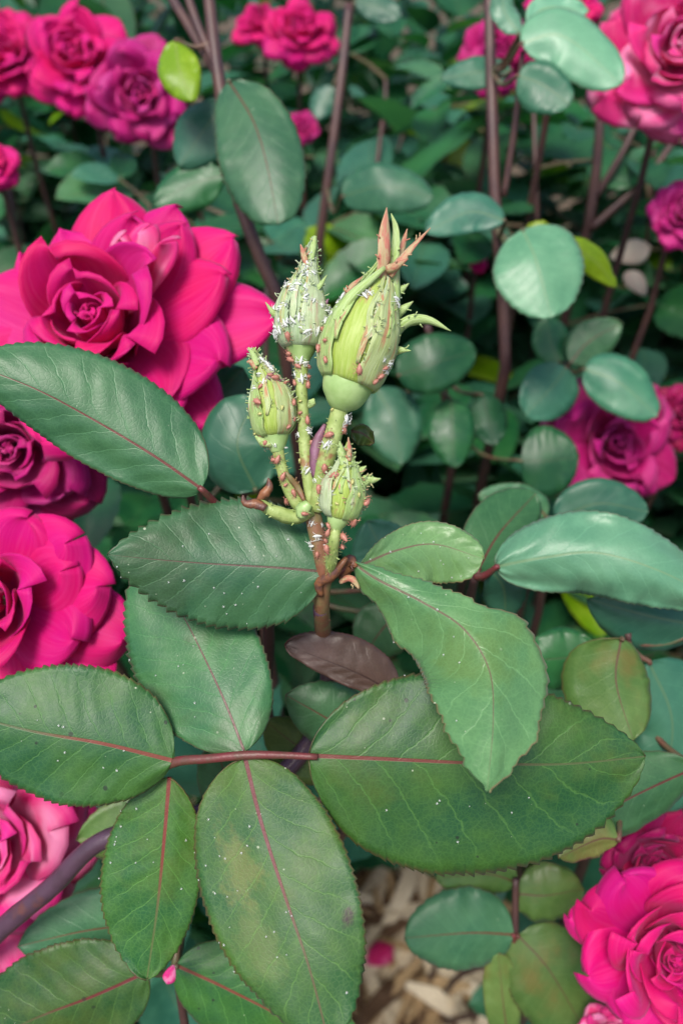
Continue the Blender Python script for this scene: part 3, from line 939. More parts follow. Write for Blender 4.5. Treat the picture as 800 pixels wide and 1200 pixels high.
# ================================================================ canes with leaves that stand out in the photo
def cane(label, stem, leaves, mat='cane_bg', group='rose canes in the bush', lean=(0.0, 0.05), seed=0, stalk_mat='petiole_bg', extra_stems=(), ground_from=-1, name='rose_cane'):
    """stem: pixel points from the top down (x, y, d, r px); it goes on to the soil.
    leaves: lists of leaflets (material, mid points, wl, wr, options) that share a stalk"""
    pa, ra = px_path(stem, 22)
    dn = to_ground(pa[-1], lean, 9, 0.012, seed)
    root = empty(name, Vector((dn[-1].x, dn[-1].y, 0)), label, 'rose cane', group)
    path = pa + dn
    rad = ra + [max(ra[-1], 0.0022)] * len(dn)
    gs = [tube_geo(path, rad, 9, True, 0.05, seed)]
    mesh_obj('stem', *merge(*gs), M[mat], root)
    for ex in extra_stems:
        p2, r2 = px_path(ex, 16)
        mesh_obj('side_stem', *tube_geo(p2, r2, 8, True, 0.05, seed), M[mat], root)
    for lf in leaves:
        bases = [P(*q[1][0]) for q in lf]
        cen = sum(bases, Vector()) / len(bases)
        at = nearest_on(path, cen)
        g2 = []
        for q, b in zip(lf, bases):
            b2 = b.lerp(P(*q[1][1]), 0.05)
            mid = at.lerp(b, 0.5) - Vector((0, 0, 0.15 * (b - at).length))
            pts = [Vector(x) for x in crom([tuple(at), tuple(mid), tuple(b), tuple(b2)], 10)]
            g2.append(tube_geo(pts, [0.0011 - 0.0004 * i / 10 for i in range(11)], 6))
        st = mesh_obj('leaf', *merge(*g2), M[stalk_mat], root)
        for k, q in enumerate(lf):
            mt, mid, wl, wr = q[:4]
            kw = q[4] if len(q) > 4 else {}
            fn = leaflet if kw.pop('fine', False) else bg_leaflet
            fn(st, M[mt], mid, wl, wr, **dict(dict(seed=seed * 3 + k, tl=0.2, tr=0.2), **kw))
    return root


cane('rose cane bearing a broad green leaf lying across the big pink rose',
     [(282, 600, .178, 4), (300, 660, .19, 6), (315, 740, .205, 7), (310, 820, .22, 7)],
     [[('leaf_mid', [(236, 573, .167), (180, 534, .166), (110, 492, .165), (40, 455, .163), (-40, 424, .162)], 52, 74,
        dict(fine=True, a=0.5, b=0.62, teeth=30, tooth=0.045, tl=0.3, tr=0.25, seed=21, droop=0.2))]], seed=1, stalk_mat='petiole', lean=(0.02, 0.08))
cane('rose cane with a pale glossy curled leaf beside the drooping young leaf',
     [(556, 676, .205, 5), (548, 720, .22, 6), (545, 790, .24, 7)],
     [[('leaf_pale', [(582, 664, .200), (640, 653, .198), (700, 648, .196), (770, 668, .194), (845, 705, .196)], 50, 52,
        dict(fine=True, a=0.5, b=0.55, teeth=26, tooth=0.045, tl=0.5, tr=0.25, seed=23, droop=0.8, wav=0.004)),
       ('leaf_teal', [(575, 668, .214), (590, 690, .216), (592, 730, .22)], 26, 26)],
      [('leaf_mid', [(560, 668, .215), (585, 625, .222), (628, 578, .232)], 40, 38, dict(a=0.5, b=0.55))]],
     seed=2, stalk_mat='petiole', lean=(0.16, 0.16))
cane('rose cane with one dull purple brown young leaf under the bud shoot',
     [(462, 822, .19, 4), (452, 870, .205, 6), (440, 920, .225, 6)],
     [[('leaf_brown', [(466, 816, .186), (420, 790, .185), (334, 756, .184)], 18, 38, dict(fine=True, a=0.55, b=0.6, seed=25, tooth=0.045, nu=60, nv=6))],
      [('leaf_mid', [(430, 880, .2), (395, 850, .198), (335, 815, .198)], 36, 44), ('leaf_olive', [(425, 890, .21), (360, 880, .21), (310, 845, .205)], 40, 34),
       ('leaf_mid', [(300, 960, .215), (270, 920, .214), (250, 870, .212)], 40, 40)]],
     seed=3, lean=(-0.14, 0.12))
cane('rose cane with browned pale leaf and blue green leaves beside the broad five part leaf',
     [(735, 742, .215, 4), (742, 800, .225, 5), (735, 870, .24, 6)],
     [[('leaf_olive', [(728, 748, .205), (722, 800, .205), (742, 868, .203)], 44, 58, dict(a=0.5, b=0.5, tl=0.4, tr=0.4)),
       ('leaf_teal', [(760, 775, .218), (788, 850, .218), (770, 955, .22)], 66, 40, dict(a=0.5, b=0.5)),
       ('leaf_bg', [(700, 760, .222), (670, 770, .222), (610, 775, .222)], 40, 36)],
      [('leaf_teal', [(830, 735, .212), (760, 722, .212), (688, 702, .214)], 42, 18, dict(tl=0.5, tr=0.4))],
      [('leaf_mid', [(815, 900, .205), (740, 935, .202), (640, 990, .2)], 40, 44, dict(a=0.5, b=0.55)),
       ('leaf_olive', [(725, 985, .196), (700, 985, .195), (655, 1006, .194)], 24, 30, dict(tl=0.6, tr=0.6, a=0.4, b=0.5))]],
     seed=4, lean=(0.05, 0.08))
cane('rose cane with a red brown stalk and oval leaves above the mulch',
     [(604, 1030, .245, 4), (603, 1100, .25, 4.5), (602, 1180, .262, 5), (606, 1260, .28, 6)],
     [[('leaf_mid', [(602, 1096, .247), (550, 1094, .244), (474, 1100, .243)], 48, 50, dict(a=0.46, b=0.58, nu=50)),
       ('leaf_olive', [(606, 1096, .248), (645, 1140, .246), (694, 1225, .25)], 50, 56, dict(a=0.45, b=0.5, nu=50)),
       ('leaf_olive', [(598, 1235, .255), (590, 1180, .25), (584, 1118, .247)], 22, 20, dict(a=0.45, b=0.4)),
       ('leaf_olive', [(605, 1048, .247), (640, 1050, .245), (684, 1042, .245)], 36, 34, dict(a=0.45, b=0.56))],
      [('leaf_olive', [(606, 1035, .249), (570, 1025, .248), (510, 1030, .247)], 30, 30)]],
     seed=5, lean=(0.02, 0.06), stalk_mat='petiole')
cane('rose cane with dark green leaves spread under the five part leaf near the soil',
     [(205, 1135, .205, 4), (215, 1190, .215, 5), (225, 1260, .23, 6)],
     [[('leaf_hero', [(172, 1140, .196), (110, 1168, .194), (40, 1195, .194), (-30, 1230, .196)], 66, 70, dict(fine=True, a=0.5, b=0.55, seed=31, tooth=0.045)),
       ('leaf_hero', [(206, 1132, .198), (270, 1162, .196), (340, 1200, .196), (420, 1260, .198)], 62, 70, dict(fine=True, a=0.5, b=0.55, seed=32, tooth=0.045))],
      [('leaf_olive', [(215, 960, .215), (160, 975, .213), (90, 985, .212)], 50, 44), ('leaf_mid', [(215, 1080, .217), (110, 1090, .215), (20, 1110, .215)], 46, 44)]],
     seed=6, lean=(0.0, 0.05))
# ---- behind the buds
cane('brown forked rose cane with a drooping leaf yellowing at its tip',
     [(243, -20, .29, 7), (252, 60, .288, 7.5), (262, 130, .288, 8), (275, 215, .29, 8), (300, 290, .295, 8), (326, 350, .30, 8)],
     [[('leaf_mid', [(268, 94, .276), (296, 140, .268), (312, 190, .264), (326, 263, .262)], 46, 55, dict(a=0.5, b=0.48, nu=50, nv=6, seed=41))],
      [('leaf_teal', [(264, 118, .296), (240, 150, .296), (210, 195, .3)], 36, 34), ('leaf_bg', [(262, 205, .3), (225, 215, .3), (180, 238, .3)], 30, 28)],
      [('leaf_yellow', [(205, 46, .285), (210, 80, .28), (226, 118, .278)], 24, 26)]],
     seed=7, extra_stems=([(190, -20, .30, 6), (215, 20, .296, 6), (258, 92, .289, 6.5)], [(215, -20, .292, 5), (232, 30, .29, 5.5), (254, 80, .288, 6)]), lean=(0.03, 0.12))
cane('upright brown rose cane carrying pale blue green leaves',
     [(572, -20, .325, 6), (574, 60, .325, 6.5), (577, 150, .325, 7), (580, 240, .33, 7), (588, 340, .34, 7), (592, 430, .35, 7)],
     [[('leaf_pale', [(612, 268, .29), (628, 305, .282), (646, 372, .28)], 57, 52, dict(a=0.46, b=0.58, nu=50, nv=6, seed=43)),
       ('leaf_teal', [(592, 258, .30), (550, 248, .3), (498, 272, .3)], 24, 26), ('leaf_yellow', [(640, 280, .292), (690, 300, .30), (722, 336, .31)], 16, 20),
       ('leaf_yellow', [(615, 268, .297), (635, 272, .296), (660, 282, .295)], 14, 10)],
      [('leaf_pale', [(610, 50, .30), (660, 42, .297), (728, 98, .295)], 38, 38, dict(a=0.46, b=0.56)), ('leaf_teal', [(606, 88, .30), (634, 98, .297), (668, 122, .295)], 28, 32, dict(a=0.45, b=0.56)),
       ('leaf_teal', [(600, 82, .335), (560, 84, .335), (516, 92, .335)], 20, 20), ('leaf_pale', [(608, 40, .302), (590, 10, .302), (590, -20, .3)], 16, 16),
       ('leaf_pale', [(618, 30, .304), (640, 8, .304), (690, 12, .304)], 16, 18)]],
     seed=8, extra_stems=([(612, 60, .305, 3), (604, 140, .315, 4), (590, 230, .328, 4)],), lean=(0.0, 0.12))
cane('thin dark red rose cane between the distant red roses and the tallest bud',
     [(409, 5, .42, 5), (400, 90, .42, 5.5), (385, 205, .43, 5.5), (372, 300, .45, 6)],
     [[('leaf_teal', [(400, 230, .37), (450, 218, .36), (508, 232, .36)], 30, 30, dict(a=0.45, b=0.56))],
      [('leaf_teal', [(390, 100, .43), (380, 120, .43), (372, 140, .43)], 16, 18), ('leaf_teal', [(415, 0, .42), (445, 8, .42), (470, 20, .42)], 18, 18)]],
     seed=9, lean=(0.0, 0.12))
cane('dark branching rose cane leafless at its middle beside the pale pink rose',
     [(708, 60, .42, 4.5), (703, 130, .42, 5), (698, 200, .43, 6), (690, 260, .44, 6)], [], seed=10,
     extra_stems=([(752, 130, .42, 3.5), (728, 180, .425, 4), (698, 230, .435, 4.5)], [(805, 140, .42, 4), (760, 205, .43, 4.5), (692, 268, .44, 5)]), lean=(0.0, 0.12))
cane('low leafy rose cane with dark rounded leaves behind the buds',
     [(500, 380, .36, 4), (520, 460, .37, 5), (530, 540, .39, 5)],
     [[('leaf_bg', [(465, 440, .33), (510, 425, .325), (558, 410, .33)], 36, 34, dict(a=0.46, b=0.58)), ('leaf_bg', [(528, 466, .34), (530, 505, .335), (532, 548, .335)], 28, 28),
       ('leaf_bg', [(565, 462, .35), (572, 490, .35), (580, 522, .35)], 24, 24), ('leaf_teal', [(440, 455, .345), (460, 490, .34), (470, 545, .34)], 34, 36)],
      [('leaf_bg', [(610, 540, .32), (635, 540, .318), (678, 536, .318)], 42, 44, dict(a=0.45, b=0.56))]],
     seed=11, lean=(0.0, 0.1))
cane('leafy rose cane with rounded leaves over the magenta rose',
     [(662, 425, .345, 3.5), (655, 470, .36, 4), (650, 540, .38, 5)],
     [[('leaf_teal', [(684, 432, .325), (725, 448, .32), (770, 488, .318)], 32, 34, dict(a=0.45, b=0.57)), ('leaf_teal', [(664, 430, .33), (645, 455, .326), (615, 486, .324)], 34, 32, dict(a=0.45, b=0.57)),
       ('leaf_mid', [(668, 425, .335), (690, 400, .335), (728, 378, .335)], 24, 28), ('leaf_bg', [(655, 424, .34), (645, 400, .34), (640, 370, .34)], 22, 26)]],
     seed=12, lean=(0.0, 0.1))
cane('leafy rose cane with blue green leaves under the magenta rose',
     [(650, 620, .27, 4), (640, 660, .285, 5), (630, 720, .31, 5)],
     [[('leaf_teal', [(650, 610, .265), (700, 590, .262), (760, 600, .262)], 30, 34, dict(a=0.45, b=0.56)), ('leaf_mid', [(640, 605, .275), (625, 595, .275), (560, 580, .275)], 24, 24)]],
     seed=13, lean=(0.0, 0.08))
cane('rose cane with two dim leaves behind the small hooked bud',
     [(285, 560, .23, 4), (290, 610, .245, 5), (300, 680, .26, 5)],
     [[('leaf_teal', [(300, 575, .215), (278, 520, .212), (300, 465, .215)], 46, 48, dict(a=0.45, b=0.5, seed=51)), ('leaf_bg', [(270, 555, .232), (240, 490, .235), (285, 430, .24)], 40, 46, dict(a=0.45, b=0.5))],
      [('leaf_teal', [(440, 690, .235), (450, 655, .235), (430, 610, .235)], 40, 40), ('leaf_mid', [(470, 720, .24), (450, 735, .238), (425, 770, .238)], 36, 34)]],
     seed=14, lean=(0.02, 0.08))


# ================================================================ roses
def petal_geo(phi, L, W, r0, z0, e0, e1, Rc, roll, seed, point=0.0, ruf=0.05, ns=11, nt=12, pw=1.0, spiral=0.06):
    """rose-local petal (axis +Z); point 0 = rounded end, 1 = pointed end"""
    V, uv = [], []
    r, z = r0, z0
    pts = []
    ss = [math.sin(math.pi / 2 * i / ns) if point < 0.5 else 1 - (1 - i / ns) ** 1.3 for i in range(ns + 1)]
    for i in range(ns + 1):
        s = ss[i]
        th = e0 + (e1 - e0) * s ** pw
        pts.append((r, z, th))
        if i < ns:
            r += math.sin(th) * L * (ss[i + 1] - s)
            z += math.cos(th) * L * (ss[i + 1] - s)

    def wid(s):
        a = (s ** 0.55) * max(0, 1 - s ** 5) ** 0.5
        b = (s ** 0.6) * max(0, 1 - s ** 3.0) ** 0.8
        return a * (1 - point) / 0.80 + b * point / 0.62
    for i in range(ns + 1):
        s = ss[i]
        r, z, th = pts[i]
        w = max(wid(s), 0.13 if i == 0 else 0.015)
        for k in range(nt + 1):
            t = -1 + 2 * k / nt
            x = t * W * w
            rc = max(Rc, 0.001)
            az = max(-2.6, min(2.6, x / rc))
            rr = r - rc + rc * math.cos(az) + spiral * W * t * s
            tg = rc * math.sin(az)
            rim = max(0.0, abs(t) - 0.2) ** 2 * 1.3 * s ** 1.5 + max(0.0, s - 0.6) ** 2 * 2.0
            nrm = roll * W * rim + ruf * W * (noise.noise((s * 2.0 + seed, t * 1.6, seed * 1.7)) + 0.4 * noise.noise((s * 4 + seed, t * 4, seed))) * s
            nrm += ruf * W * 0.9 * math.sin(t * 4.2 + seed * 3) * s ** 3 * (1 if W > 0.004 else 0.3)
            nr, nz = math.cos(th), -math.sin(th)
            rr += nr * nrm
            zz = z + nz * nrm
            V.append(Vector((rr * math.cos(phi) - tg * math.sin(phi), rr * math.sin(phi) + tg * math.cos(phi), zz)))
            uv.append((s, 0.5 + 0.5 * t))
    Fc = []
    W1 = nt + 1
    for i in range(ns):
        for k in range(nt):
            Fc.append((i * W1 + k, i * W1 + k + 1, (i + 1) * W1 + k + 1, (i + 1) * W1 + k))
    return V, Fc, uv


def rose(label, x, y, d, rpx, tilt, mat, seed=0, outer=None, inner=True, detail=1, group='open roses in the bush', lean=(0, 0.17), cupR=1.0, skip_rings=(), keep=True, roll=0.5, point=0.35, S=1.0, ring=True, petaloids=()):
    """one open rose: x, y, d is the middle of the visible face, rpx its radius; outer: [(image angle deg, length, half width, end angle deg, start height)] in radii"""
    rr = random.Random(seed)
    Rw = rpx * d / F
    ax = (-FW + RT * tilt[0] + UP * tilt[1]).normalized()
    X = (RT - ax * RT.dot(ax)).normalized()
    Y = ax.cross(X)
    face = P(x, y, d)
    c = face - ax * (0.42 * Rw)
    mat4 = Matrix(((X.x, Y.x, ax.x, c.x), (X.y, Y.y, ax.y, c.y), (X.z, Y.z, ax.z, c.z), (0, 0, 0, 1)))
    # stalk
    p0 = c - ax * 0.16 * Rw
    p1 = c - ax * 0.7 * Rw + Vector((0, 0, -0.012))
    dn = to_ground(p1 + Vector((0, 0, -0.03)), lean, 9, 0.015, seed)
    root = empty('rose_flower', Vector((dn[-1].x, dn[-1].y, 0)), label, 'rose', group)
    path = [p0, p0.lerp(p1, 0.5), p1] + [p1 + Vector((0, 0, -0.03))] + dn
    mesh_obj('stem', *tube_geo(path, [0.0014, 0.0015, 0.0016, 0.0017] + [0.0021] * len(dn), 8, True, 0.04, seed), M['cane_bg'], root)
    hp = [c - ax * 0.30 * Rw, c - ax * 0.24 * Rw, c - ax * 0.14 * Rw, c - ax * 0.03 * Rw]
    mesh_obj('hip', *tube_geo(hp, [0.002, 0.10 * Rw + 0.001, 0.13 * Rw + 0.001, 0.09 * Rw], 10), M['hip'], root)
    for k in range(5):
        V, Fc, uv = petal_geo(k * 1.2566 + seed, 0.62 * Rw, 0.13 * Rw, 0.06 * Rw, -0.06 * Rw, R(75), R(120), 0.3 * Rw, 0.2, k, 0.4, 0.03, 6, 4)
        mesh_obj('sepal', [mat4 @ q for q in V], Fc, M['sepal'], root)
    ns, nt = (12, 14) if detail > 1 else (8, 9) if detail else (5, 6)

    def add(phi, L, W, r0, z0, e0, e1, Rc, roll, pt=0.0, ruf=0.06, pw=1.0, spiral=0.06, mt=None):
        V, Fc, uv = petal_geo(phi, L * Rw, W * Rw, r0 * Rw, z0 * Rw, R(e0), R(e1), Rc * Rw, roll, rr.random() * 50, pt, ruf, ns, nt, pw, spiral)
        o = mesh_obj('petal', [mat4 @ q for q in V], Fc, M[mt or mat], root, True, {'UVMap': uv})
        solid(o, 0.0003)
    ph = rr.random() * 6.28
    if inner:
        for k in range(3):
            add(ph + k * 2.1, 0.36 * S, 0.15 * S, 0.01, 0.05, 8, -8, 0.05 * S, 0.05, 0, 0.10, 1, 0.25)
        for k in range(3):
            add(ph + 0.6 + k * 2.09 + rr.gauss(0, 0.15), 0.42 * S, 0.27 * S, 0.04, 0.04, 24, -6, 0.13 * S, 0.10, 0, 0.09, 1, 0.2)
        for k in range(4):
            add(ph + 0.2 + k * 1.57 + rr.gauss(0, 0.2), 0.50 * S, 0.36 * S, 0.07, 0.02, 42 * cupR, -6, 0.24 * S, 0.16, 0, 0.08, 0.9, 0.18)
        for k in range(4):
            add(ph + 0.9 + k * 1.57 + rr.gauss(0, 0.2), 0.60 * S * rr.uniform(0.92, 1.08), 0.48 * S, 0.10, 0.0, 60 * cupR, -2, 0.36 * S, 0.24, 0, 0.10, 0.9, 0.14)
        if ring:
            for k in range(5):
                add(ph + 0.4 + k * 1.2566 + rr.gauss(0, 0.2), 0.74 * S * rr.uniform(0.9, 1.1), 0.48 * S, 0.10, -0.01, 72 * cupR, 22 + rr.gauss(0, 10), 0.55 * S, 0.35, 0.15, 0.10, 1.0, 0.1)
    if outer is None:
        outer = []
        a0 = rr.uniform(0, 60)
        for k in range(5):
            outer.append((a0 + k * 72 + rr.gauss(0, 10), 0.88 * rr.uniform(0.88, 1.08), 0.46 * rr.uniform(0.85, 1.1), 62 + rr.gauss(0, 12), -0.02))
        for k in range(5):
            outer.append((a0 + 36 + k * 72 + rr.gauss(0, 12), 1.0 * rr.uniform(0.85, 1.1), 0.48 * rr.uniform(0.8, 1.1), 88 + rr.gauss(0, 14), -0.05))
    for (ang, L, W, e1, z0) in outer:
        add(R(ang), L, W * 1.12, 0.08, z0, 78, e1, 1.1, roll * 0.8, point, 0.09, 1.1, 0.05)
    for (ang, L, W, e1, z0) in petaloids:
        add(R(ang), L, W, 0.2, z0, 62, e1, 0.2, 0.9, 0.1, 0.3, 1.0, 0.1, 'petal_pale')
    if keep:
        KEEP.append((x, y, rpx, d))
    return root


# the large one beside the buds, with its pointed outer petals where the photo has them
rose('large bright pink rose in full bloom beside the bud cluster', 102, 366, .212, 168, (-0.08, 0.22), 'petal_red', 3,
     [(86, 1.02, 0.34, 66, 0.0), (60, 1.02, 0.34, 70, -0.02), (34, 1.12, 0.36, 72, -0.02), (113, 0.80, 0.26, 64, 0.0), (136, 0.84, 0.28, 68, -0.02), (160, 0.95, 0.36, 68, 0.0),
      (4, 1.24, 0.34, 84, -0.06), (-20, 0.92, 0.42, 60, 0.0), (-40, 0.98, 0.32, 96, -0.14), (-66, 0.9, 0.46, 64, 0.0),
      (-110, 0.9, 0.46, 64, 0.0), (-165, 0.95, 0.46, 70, -0.03), (99, 0.9, 0.28, 82, -0.08), (48, 0.92, 0.28, 56, 0.02), (18, 0.95, 0.3, 58, 0.02), (72, 0.82, 0.3, 48, 0.02), (-48, 0.74, 0.4, 46, 0.02)],
     True, 2, roll=0.34, point=0.92, S=1.08, ring=False, petaloids=[(56, 0.60, 0.17, 30, 0.12), (38, 0.66, 0.13, 34, 0.12), (68, 0.5, 0.12, 24, 0.12)])
rose('magenta rose half hidden under the broad leaf on the left side', 8, 525, .222, 118, (0.25, -0.15), 'petal_mag', 4, None, True, 1)
rose('bright pink rose with ruffled petals above the black speckled leaflet', -22, 706, .198, 132, (0.0, 0.10), 'petal_red', 5,
     [(36, 0.92, 0.46, 44, 0.0), (8, 1.0, 0.48, 56, 0.0), (-16, 1.20, 0.42, 78, -0.07), (-42, 1.22, 0.44, 82, -0.1), (66, 0.8, 0.42, 46, 0.0), (22, 0.78, 0.4, 36, 0.02), (-22, 0.84, 0.42, 46, 0.02),
      (-75, 0.95, 0.46, 70, -0.03), (130, 0.9, 0.46, 60, 0), (180, 0.9, 0.46, 60, 0), (-130, 0.9, 0.46, 60, 0)], True, 2, roll=0.4, point=0.2, S=1.1, ring=False)
rose('pink rose with drooping outer petals behind the purple cane', -28, 1000, .215, 138, (0.2, 0.2), 'petal_pale', 6, None, True, 1)
rose('deep pink rose, rounded and full, in the cluster over the dark gap', 84, 58, .42, 68, (0.0, 0.05), 'petal_red', 7, None, True, 1)
rose('deep pink rose tucked behind the rounded one at the bush edge', 0, 52, .45, 58, (0.1, 0.1), 'petal_red', 8, None, True, 0)
rose('faded magenta rose with curled petals next to the rounded deep pink one', 163, 108, .40, 62, (0.1, -0.35), 'petal_mag', 9, None, True, 1)
rose('crimson rose in the far background beside a dark red cane', 352, 26, .52, 46, (0.1, 0.2), 'petal_red', 10, None, True, 0)
rose('small crimson rose in the far background, partly behind a brown cane', 300, 20, .55, 30, (-0.2, 0.2), 'petal_red', 11, None, True, 0)
rose('large pale pink rose with rolled petals behind the blue green leaf', 800, 48, .315, 100, (-0.2, -0.15), 'petal_pale', 12, None, True, 1)
rose('red pink rose peeking over the pale blue green leaf', 668, -4, .34, 46, (0.0, 0.2), 'petal_red', 13, None, True, 0)
rose('purple magenta rose behind the upright brown cane', 588, 60, .42, 48, (0.0, -0.2), 'petal_mag', 14, None, True, 0)
rose('magenta rose framed by rounded leaves', 728, 520, .345, 88, (0.1, -0.1), 'petal_mag', 15, None, True, 1, cupR=1.15)
rose('red rose just behind the magenta rose framed by leaves', 806, 484, .37, 40, (-0.1, 0.1), 'petal_dark', 16, None, True, 0)
rose('crimson pink rose full of layered petals beside the red stalked leaves', 792, 1126, .205, 98, (-0.05, 0.05), 'petal_red', 17,
     [(78, 0.95, 0.52, 50, 0.02), (122, 1.02, 0.54, 56, 0.0), (152, 1.06, 0.5, 62, -0.04), (165, 1.15, 0.3, 84, -0.08), (195, 0.98, 0.54, 56, 0), (235, 0.95, 0.54, 62, 0),
      (30, 0.95, 0.54, 60, 0), (-15, 0.95, 0.54, 60, 0), (-60, 0.95, 0.54, 60, 0)], True, 2, roll=0.45, point=0.12, S=1.15)
rose('dark crimson rose with pointed petals behind the layered crimson pink one', 770, 1016, .225, 66, (0.1, -0.2), 'petal_dark', 18,
     [(92, 1.05, 0.30, 66, 0.0), (150, 0.95, 0.34, 80, 0.0), (60, 0.95, 0.34, 70, 0), (120, 0.8, 0.36, 60, 0), (30, 0.9, 0.4, 60, 0), (190, 0.8, 0.4, 60, 0), (240, 0.8, 0.4, 60, 0), (-30, 0.8, 0.4, 60, 0)], True, 1)
rose('magenta rose at the thin end of the dark branching cane', 806, 246, .36, 42, (0, 0), 'petal_mag', 19, None, True, 0)
rose('small crimson rose low behind the leaf yellowing at its tip', 355, 146, .52, 20, (0.1, 0), 'petal_mag', 20, None, True, 0)
rose('crimson rose low under the deep pink cluster', -10, 190, .36, 30, (0.1, 0), 'petal_red', 21, None, True, 0)
rose('small crimson rose deep between leaves behind the tallest bud', 560, 306, .47, 12, (0.1, 0), 'petal_red', 22, None, True, 0)
rose('small magenta rose low under the large bright pink one', 205, 462, .245, 36, (0.2, -0.2), 'petal_mag', 23, None, True, 0)
rose('small pink rose beneath the layered crimson pink one', 712, 1216, .235, 32, (-0.1, 0.1), 'petal_pale', 24, None, True, 0)
KEEP += [(640, 320, 62, .28), (300, 180, 75, .262), (670, 65, 60, .297), (580, 200, 30, .325), (455, 228, 50, .36), (510, 425, 50, .325), (640, 535, 42, .318),
         (255, 100, 25, .288), (300, 290, 25, .295), (395, 120, 14, .42)]

# fallen petals
M['petal_cream'] = petal_mat('petal_cream', (0.70, 0.62, 0.50), (0.62, 0.50, 0.40), (0.8, 0.74, 0.62))
for (x, y, d, rp, an, mt, lb) in ((738, 297, .46, 24, 10, 'petal_cream', 'dried cream petal caught on the dark leaves, the larger of two'),
                                  (744, 332, .46, 18, 130, 'petal_cream', 'dried cream petal caught on the dark leaves, the smaller of two'),
                                  (200, 1141, .188, 11, 250, 'petal_pale', 'pink petal scrap lying where two dark leaflets meet')):
    V, Fc, uv = petal_geo(R(an), 2 * rp * d / F, rp * d / F * 0.7, 0.0, 0.0, R(70), R(100), 0.02, 0.5, x, 0.2, 0.15, 7, 8)
    c = P(x, y, d) - RT * math.cos(R(an)) * rp * d / F - UP * math.sin(R(an)) * rp * d / F
    o = mesh_obj('fallen_petal', [c + RT * q.x + UP * q.y - FW * q.z for q in V], Fc, M[mt], None, True, {'UVMap': uv}, loc=c)
    solid(o, 0.0003)
    o['label'] = lb
    o['category'] = 'petal'
    KEEP.append((x, y, rp, d))
gp = gpt(428, 1152)
V, Fc, uv = petal_geo(0.6, 0.03, 0.012, 0.0, 0.0, R(80), R(105), 0.03, 0.5, 4, 0.2, 0.15, 7, 8)
o = mesh_obj('fallen_petal', [gp + q + Vector((0, 0, 0.04)) for q in V], Fc, M['petal_pale'], None, True, {'UVMap': uv}, loc=gp)
solid(o, 0.0003)
o['label'] = 'pink fallen petal lying on the wood chip mulch'
o['category'] = 'petal'

# ================================================================ the rest of the bush: many leafy canes
def proto_leaflet(i):
    r = random.Random(100 + i)
    nu, nv = 12, 3
    a, b = r.uniform(0.46, 0.56), r.uniform(0.55, 0.75)
    fold, curl, hw = r.uniform(0.15, 0.45), r.uniform(-0.1, 0.5), r.uniform(0.31, 0.38)
    V, uvA, uvM, Fc = [], [], [], []
    W = 2 * nv + 1
    for i2 in range(nu + 1):
        u = i2 / nu
        ang = -curl * u
        for k in range(W):
            v = (k - nv) / nv
            w = leaf_w(u, a, b) * hw * (1 + (0.05 if i2 % 2 else -0.02) * (abs(v) > 0.9))
            x = v * w
            z = abs(x) * fold - curl * u * u * 0.5 + 0.03 * noise.noise((u * 4, v * 2, i * 3.3))
            V.append((x, u, z))
            uvA.append((u, 0.5 + 0.5 * v))
            uvM.append((u * 4.5, x * 4.5))
    for i2 in range(nu):
        for k in range(W - 1):
            Fc.append((i2 * W + k, i2 * W + k + 1, (i2 + 1) * W + k + 1, (i2 + 1) * W + k))
    return V, Fc, uvA, uvM


def proto_mesh(name, i, mat):
    V, Fc, uvA, uvM = proto_leaflet(i)
    me = bpy.data.meshes.new(name)
    me.from_pydata(V, [], Fc)
    for nm, data in (('UVMap', uvA), ('metric', uvM)):
        lay = me.uv_layers.new(name=nm)
        for lp in me.loops:
            lay.data[lp.index].uv = data[lp.vertex_index]
    me.polygons.foreach_set('use_smooth', [True] * len(me.polygons))
    me.materials.append(M[mat])
    return me


PL = [proto_mesh('leaflet', i, ('leaf_bg', 'leaf_teal', 'leaf_bg', 'leaf_mid', 'leaf_teal', 'leaf_bg')[i]) for i in range(6)]
PL.append(proto_mesh('leaflet', 6, 'leaf_yellow'))
RACH = []
for i in range(3):
    V, Fc = tube_geo([Vector((0.02 * math.sin(t * 3 + i), t, -0.25 * t * t)) for t in (0, 0.25, 0.5, 0.75, 1.0)], [0.016, 0.014, 0.012, 0.011, 0.009], 5)
    me = bpy.data.meshes.new('leaf')
    me.from_pydata([tuple(v) for v in V], [], Fc)
    me.materials.append(M['petiole_bg'])
    RACH.append(me)


def clear_of_view(p, size):
    q = proj(p)
    if q is None:
        return (p - CAM).length > 0.25
    x, y, d = q
    rp = size * F / max(d, 0.02)
    inside = -rp < x < 800 + rp and -rp < y < 1200 + rp
    if not inside:
        return (p - CAM).length > 0.14
    lim = 0.30 if y < 620 else 0.255
    if x < 120 and y > 450:
        lim = 0.27
    if d < lim + size * 0.3:
        return False
    if 395 < x + rp * 0.6 and x - rp * 0.6 < 580 and y + rp * 0.6 > 1020:
        return False
    for (kx, ky, kr, kd) in KEEP:
        if d < kd + 0.02 and math.hypot(x - kx, y - ky) < kr + rp * 0.9:
            return False
    return True


